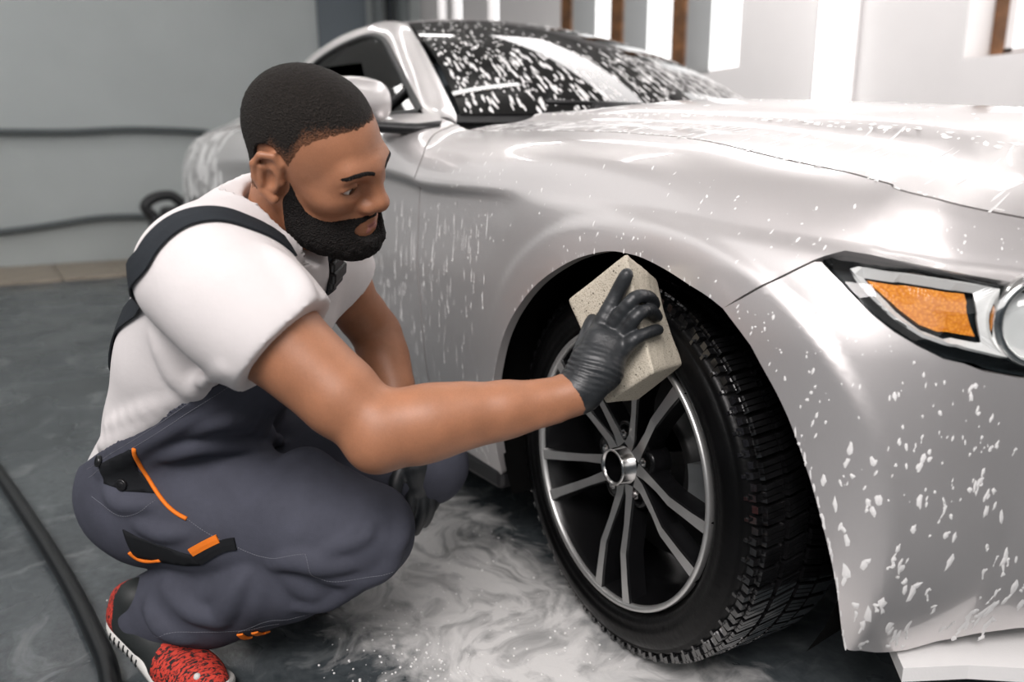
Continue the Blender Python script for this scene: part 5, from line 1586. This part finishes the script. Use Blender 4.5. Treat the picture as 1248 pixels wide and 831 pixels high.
patch('cargo_pocket', T_LEG, TRIM['lowpk'], M_DARKCL, trousers, .002)
cord('pocket_piping', T_LEG, TRIM['pipe1'], .0034, M_ORANGE, trousers)
cord('pocket_piping', T_LEG, TRIM['pipe2'], .0036, M_ORANGE, trousers)
strap('pocket_tape', T_LEG, TRIM['tape'], .014, M_ORANGE, trousers)
strap('pocket_tab', T_LEG, TRIM['blackp'], .020, M_DARKCL, trousers, .0024)
strap('hem_tape', T_LEG, TRIM['cuff1'], .010, M_ORANGE, trousers)
strap('hem_tape', T_LEG, TRIM['cuff2'], .011, M_ORANGE, trousers)
for k in ('btn1', 'btn2'):
    h = T_LEG.find_nearest(Vector(TRIM[k][0])); n_ = np.array(h[1]); p_ = np.array(h[0])
    e1_ = np.cross(n_, [0, 0, 1.]); e1_ /= np.linalg.norm(e1_); e2_ = np.cross(n_, e1_)
    V, Fc = lathe_data([(.0095, .002), (.0095, .006), (.0080, .0075), (.0055, .0060), (.0050, .0065), (.0005, .0068)], 20, p_, n_, e1_, e2_); raw('button', V, Fc, M_BUCKLE, trousers)
M_STITCH = simple('grey_thread', (.16, .165, .19), .8)
for k in ('seam', 'seam2', 'stitch1', 'hemst', 'kneest', 'belt', 'belt2'):
    P, N = drop(T_LEG, TRIM[k], 14); V, Fc = [], []
    L_ = np.concatenate([[0], np.cumsum(np.linalg.norm(np.diff(P, axis=0), axis=1))]); q = np.arange(0, L_[-1], .0042)
    at_ = lambda s_: np.array([np.interp(s_, L_, P[:, i]) for i in range(3)])
    nt_ = lambda s_: np.array([np.interp(s_, L_, N[:, i]) for i in range(3)])
    for s0 in q:
        a, b, n_ = at_(s0), at_(min(s0+.0028, L_[-1])), nt_(s0)
        w_ = np.cross(b-a, n_); w_ /= np.linalg.norm(w_)+1e-9; i0 = len(V)
        V += [a+w_*.0005+n_*.0003, a-w_*.0005+n_*.0003, b-w_*.0005+n_*.0003, b+w_*.0005+n_*.0003, (a+b)/2+n_*.0012]
        Fc += [(i0, i0+1, i0+4), (i0+1, i0+2, i0+4), (i0+2, i0+3, i0+4), (i0+3, i0, i0+4)]
    o = raw('stitching', V, Fc, M_STITCH, trousers, smooth=False); o['kind'] = 'stuff'
# ------------------------------------------------------------------ the sponge
def sponge():
    Q = {'A': (.1414, -1.0125, .7349), 'D': (.206, -1.0163, .5756), 'B': (.0491, -1.0417, .6596), 'C': (.1289, -1.0345, .5157), 'E': (.1098, -.913, .6861), 'G': (.1631, -.9070, .5628), 'F': (.0175, -.9422, .6108), 'H': (.0993, -.9374, .4951)}
    Q = {k: np.array(v) for k, v in Q.items()}
    n = 28
    bm = bmesh.new()
    vmap = {}
    def pt(i, j, k):
        key = (i, j, k)
        if key in vmap: return vmap[key]
        u, v, w_ = i/n, j/n, k/n
        # rounded edges
        def top(a, b, c, d): return (a*(1-u)+b*u)*(1-w_)+(c*(1-u)+d*u)*w_
        P = top(Q['A'], Q['B'], Q['E'], Q['F'])*(1-v)+top(Q['D'], Q['C'], Q['G'], Q['H'])*v
        cen = sum(Q.values())/8
        # waisted long sides, as sold: pinch in the middle of the length
        pin = .10*math.sin(math.pi*v)*1.0
        ax_c = (Q['A']+Q['B']+Q['E']+Q['F'])/4*(1-v)+(Q['D']+Q['C']+Q['G']+Q['H'])/4*v
        P = ax_c+(P-ax_c)*(1-pin*.7)
        e = sum(1 for q in (u, v, w_) if q < .001 or q > .999)
        if e >= 2: P = P+(cen-P)*(.016 if e == 2 else .03)
        P = P+np.array([1, 1, 1])*.0008*vnoise(P[0], P[1], P[2], 160, 71)+np.array([.3, -1, .2])*.0012*vnoise(P[0], P[1], P[2], 60, 73)
        vmap[key] = bm.verts.new(P); return vmap[key]
    for a in range(n):
        for b in range(n):
            for s_ in (0, n):
                for f in (((a, b, s_), (a+1, b, s_), (a+1, b+1, s_), (a, b+1, s_)), ((a, s_, b), (a+1, s_, b), (a+1, s_, b+1), (a, s_, b+1)), ((s_, a, b), (s_, a+1, b), (s_, a+1, b+1), (s_, a, b+1))):
                    bm.faces.new([pt(*q) for q in f])
    s = NT('sponge_foam'); s.set(Roughness=.95); s.b.inputs['Specular IOR Level'].default_value = .1
    co = s.coord()
    v1 = s.n('ShaderNodeTexVoronoi', i_Scale=135.0); s.l(co, v1.inputs['Vector']); v2 = s.n('ShaderNodeTexVoronoi', i_Scale=420.0); s.l(co, v2.inputs['Vector'])
    big = s.ramp(s.math('ADD', v1.outputs['Distance'], s.math('MULTIPLY', s.noise(co, 90, 2), .35)), [(.24, (.03, .024, .018)), (.36, (1, 1, 1))])
    col = s.ramp(v2.outputs['Distance'], [(.1, (.34, .30, .225)), (.5, (.56, .51, .42))])
    m = s.n('ShaderNodeMix', data_type='RGBA', blend_type='MULTIPLY'); m.inputs[0].default_value = .85; s.l(col, m.inputs[6]); s.l(big, m.inputs[7])
    s.l(m.outputs[2], s.b.inputs['Base Color'])
    s.bump(s.math('ADD', s.math('MULTIPLY', v2.outputs['Distance'], .5), big), .5, .002)
    return bm_obj('sponge', bm, s.m, label='beige porous car-wash sponge pressed on the tyre by the gloved hand', cat='sponge')
sponge()

# ------------------------------------------------------------------ hose on the floor
s = NT('wet_black_rubber'); s.set(Base_Color=(.006, .007, .008), Roughness=.35, Specular_IOR_Level=.3); M_HOSE = s.m
hp = catmull([(-3.2, -2.2, .017), (-2.4, -1.98, .017), (-1.80, -1.845, .017), (-1.53, -1.80, .017), (-1.142, -1.744, .017), (-.811, -1.70, .017), (-.549, -1.674, .017), (-.389, -1.667, .017), (-.20, -1.69, .017), (.1, -1.78, .017), (.5, -2.1, .017)], 8)
V, Fc = tube_data(hp, .0165, 12)
raw('hose', V, Fc, M_HOSE, label='black rubber hose lying on the wet concrete floor at the lower left', cat='hose')
# ------------------------------------------------------------------ shampoo foam on the bodywork: raised flecks and runs
def foam_object(name, blobs, func, normal_out, parent=car, hmax=.0009):
    """blobs: rows (s, t, half width, half length, tilt) in the panel's own coordinates"""
    B = np.array(blobs); K = len(B); n = 9
    ang = np.linspace(0, 2*math.pi, n, endpoint=False)[None]+RNG.uniform(-.25, .25, (K, n))
    rad = RNG.uniform(.55, 1.15, (K, n))
    a = np.cos(ang)*rad*B[:, 2:3]; b = np.sin(ang)*rad*B[:, 3:4]
    ct, sn = np.cos(B[:, 4:5]), np.sin(B[:, 4:5])
    S_, T_ = B[:, 0:1]+a*ct-b*sn, B[:, 1:2]+a*sn+b*ct
    S2, T2 = B[:, 0:1]+(a*ct-b*sn)*.55, B[:, 1:2]+(a*sn+b*ct)*.55
    def ev(S, T):
        e = 1e-3; f = lambda p, q: func(p.ravel(), q.ravel())
        P = f(S, T); N = np.cross(f(S+e, T)-P, f(S, T+e)-P); N /= np.linalg.norm(N, axis=1, keepdims=True)+1e-12
        N *= np.sign(N@np.array(normal_out))[:, None]
        return P, N
    P0, N0 = ev(S_, T_); P1, N1 = ev(S2, T2); Pc, Nc = ev(B[:, 0], B[:, 1])
    h = np.clip(np.minimum(B[:, 2], B[:, 3])*.22, .0002, hmax)
    P0 = P0+N0*.0001; P1 = P1+N1*np.repeat(h, n)[:, None]*.85; Pc = Pc+Nc*h[:, None]
    V = np.vstack([P0, P1, Pc]); k0 = np.arange(K)[:, None]*n; j = np.arange(n)[None]; j2 = (j+1) % n
    A0, A1 = k0+j, k0+j2
    Q = np.stack([A0, A1, A1+K*n, A0+K*n], -1).reshape(-1, 4)
    Tc = np.stack([A0+K*n, A1+K*n, np.broadcast_to(2*K*n+np.arange(K)[:, None], A0.shape)], -1).reshape(-1, 3)
    Fc = [tuple(q) for q in Q.tolist()]+[tuple(q) for q in Tc.tolist()]
    o = raw(name, V, Fc, M_FOAM, parent); o['kind'] = 'stuff'
    return o
fp, bp, dp = np.array(fender_out), np.array(bumper_out), np.array(door_out)
def scatter(n, s0, s1, t0, t1, wfun, polys=(fp, bp, dp)):
    out = []
    S_ = RNG.uniform(s0, s1, n*3); T_ = RNG.uniform(t0, t1, n*3)
    P = np.stack([S_, T_], 1); ok = np.zeros(len(P), bool)
    for q in polys: ok |= in_poly(P, q) & (poly_dist(P, q) > .006)
    for s_, t_ in P[ok][:n]:
        out += wfun(s_, t_)
    return out
def runs(s_, t_):        # thin vertical runs with a head at the foot
    L_ = RNG.uniform(.004, .022)*(1.5 if RNG.random() < .25 else 1); w_ = RNG.uniform(.0008, .0021)
    r = [(s_, t_, w_, L_, RNG.uniform(-.06, .06))]
    if RNG.random() < .5: r.append((s_+RNG.uniform(-.001, .001), t_-L_*.9, w_*1.5, w_*2.4, 0))
    return r
def flecks(s_, t_):
    w_ = RNG.uniform(.0007, .0022); return [(s_, t_, w_, w_*RNG.uniform(1, 3.2), RNG.uniform(-.5, .2))]
def clots(s_, t_):       # the bigger torn clots low on the bumper
    k = np.clip((.62-t_)/.38, .08, 1); w_ = RNG.uniform(.0018, .0050)*(.5+.9*k); L_ = w_*RNG.uniform(1.0, 3.4); r = [(s_, t_, w_, L_, RNG.uniform(-.3, .3))]
    if RNG.random() < .42*k+.1:
        q = RNG.uniform(-.5, .5); r.append((s_+q*L_*.7, t_-L_*1.1, w_*.55, L_*.8, q*.8))
        if RNG.random() < .6: r.append((s_+q*L_*1.3, t_-L_*2.0, w_*.8, w_*1.2, RNG.uniform(-1, 1)))
    if RNG.random() < .3*k: r.append((s_+w_*.9, t_+L_*.5, w_*.8, L_*.5, RNG.uniform(-1.2, 1.2)))
    return r
bl = scatter(620, -1.5, -.335, .22, .76, runs)+scatter(150, -.62, .40, .72, .90, flecks)+scatter(110, .27, .60, .44, .72, flecks)+scatter(250, .37, 1.0, .19, .60, clots)+scatter(90, .5, 1.05, .80, .93, flecks)
def sheets(s_, t_):
    w_ = RNG.uniform(.008, .03); return [(s_, t_, w_, w_*RNG.uniform(.8, 2.2), RNG.uniform(-.4, .4))]
bl += scatter(420, -4.2, -2.3, .45, .93, sheets, (np.array(quart_out),))
# beads of foam along the lip of the arch
A2 = catmull(ARCH2, 8)
for p in A2[::1]:
    if RNG.random() < .55 and p[1] < .52: bl.append((p[0]+RNG.uniform(.0005, .003), p[1], RNG.uniform(.001, .0026), RNG.uniform(.003, .010), .1))
for p in catmull(ARCH, 8):
    if RNG.random() < .25: bl.append((p[0]+(-.002 if p[0] < 0 else .001), p[1]+.003, RNG.uniform(.0008, .002), RNG.uniform(.002, .006), 0))
foam_object('foam', bl, side, (.3, -1, .3))
# suds hanging off the bonnet edge
bl = []
def hx(s_, q):   # bonnet coordinates: x along the car, q from the shut line inwards
    ye = np.interp(s_, EDGE[:, 0], EDGE[:, 1]); return hood(s_, ye*(1-q))
for _ in range(150):
    x = RNG.uniform(-.57, .60); q0 = RNG.uniform(.02, .17); L_ = RNG.uniform(.010, .055)
    bl.append((x, q0, RNG.uniform(.0008, .0024), L_, RNG.uniform(-.10, .02)))
for _ in range(330):
    x = RNG.uniform(-.57, .62); bl.append((x, RNG.choice([.212, .205, .006, .012], p=[.4, .2, .25, .15])+RNG.normal()*.003, RNG.uniform(.001, .008), RNG.uniform(.0015, .005), 0))
for _ in range(120):
    x = RNG.uniform(-.5, .62); bl.append((x, RNG.uniform(.22, .8), RNG.uniform(.0012, .004), RNG.uniform(.003, .012), RNG.uniform(-1, 1)))
foam_object('foam', bl, hx, (0, -.4, 1))
# windscreen: dense streaks thinning towards the upper middle
bl = []
U = RNG.uniform(-.97, .97, 6000); Vv = RNG.uniform(.03, .98, 6000)
dens = .52+.5*vnoise(U*1.0, Vv*1.0, 0*U, 5.5, 81)-.75*np.exp(-((U-.05)/.45)**2-((Vv-.72)/.20)**2)+.35*(Vv < .45)
for u_, v_, d_ in zip(U, Vv, dens):
    if RNG.random() < d_*.34:
        w_ = RNG.uniform(.0018, .0075); bl.append((u_, v_, w_, w_*RNG.uniform(1.2, 3.0 if v_ > .5 else 7.5), RNG.uniform(-.12, .12)))
foam_object('foam', bl, ws, (1, 0, 1))
# bubbles floating on the puddle
V, Fc = [], []
bmx = bmesh.new(); bmesh.ops.create_icosphere(bmx, subdivisions=1, radius=1); tv = np.array([v.co for v in bmx.verts]); tfc = [tuple(v.index for v in f.verts) for f in bmx.faces]; bmx.free()
for cx, cy, n_, sp in ((-.20, -1.25, 70, .09), (-.12, -1.20, 40, .05), (-.66, -1.61, 20, .022), (-.05, -1.08, 60, .14), (-.35, -1.02, 60, .16), (.1, -1.0, 40, .1)):
    for _ in range(n_):
        r_ = RNG.uniform(.0009, .0030); c = np.array([cx+RNG.normal()*sp, cy+RNG.normal()*sp*.6, r_*.2]); b0 = len(V)
        V += list(tv*r_*np.array([1, 1, .8])+c); Fc += [tuple(q+b0 for q in f) for f in tfc]
fb = raw('foam_bubbles', V, Fc, M_FOAM, label='tiny foam bubbles floating on the sudsy puddle by the wheel', cat='foam'); fb['kind'] = 'stuff'
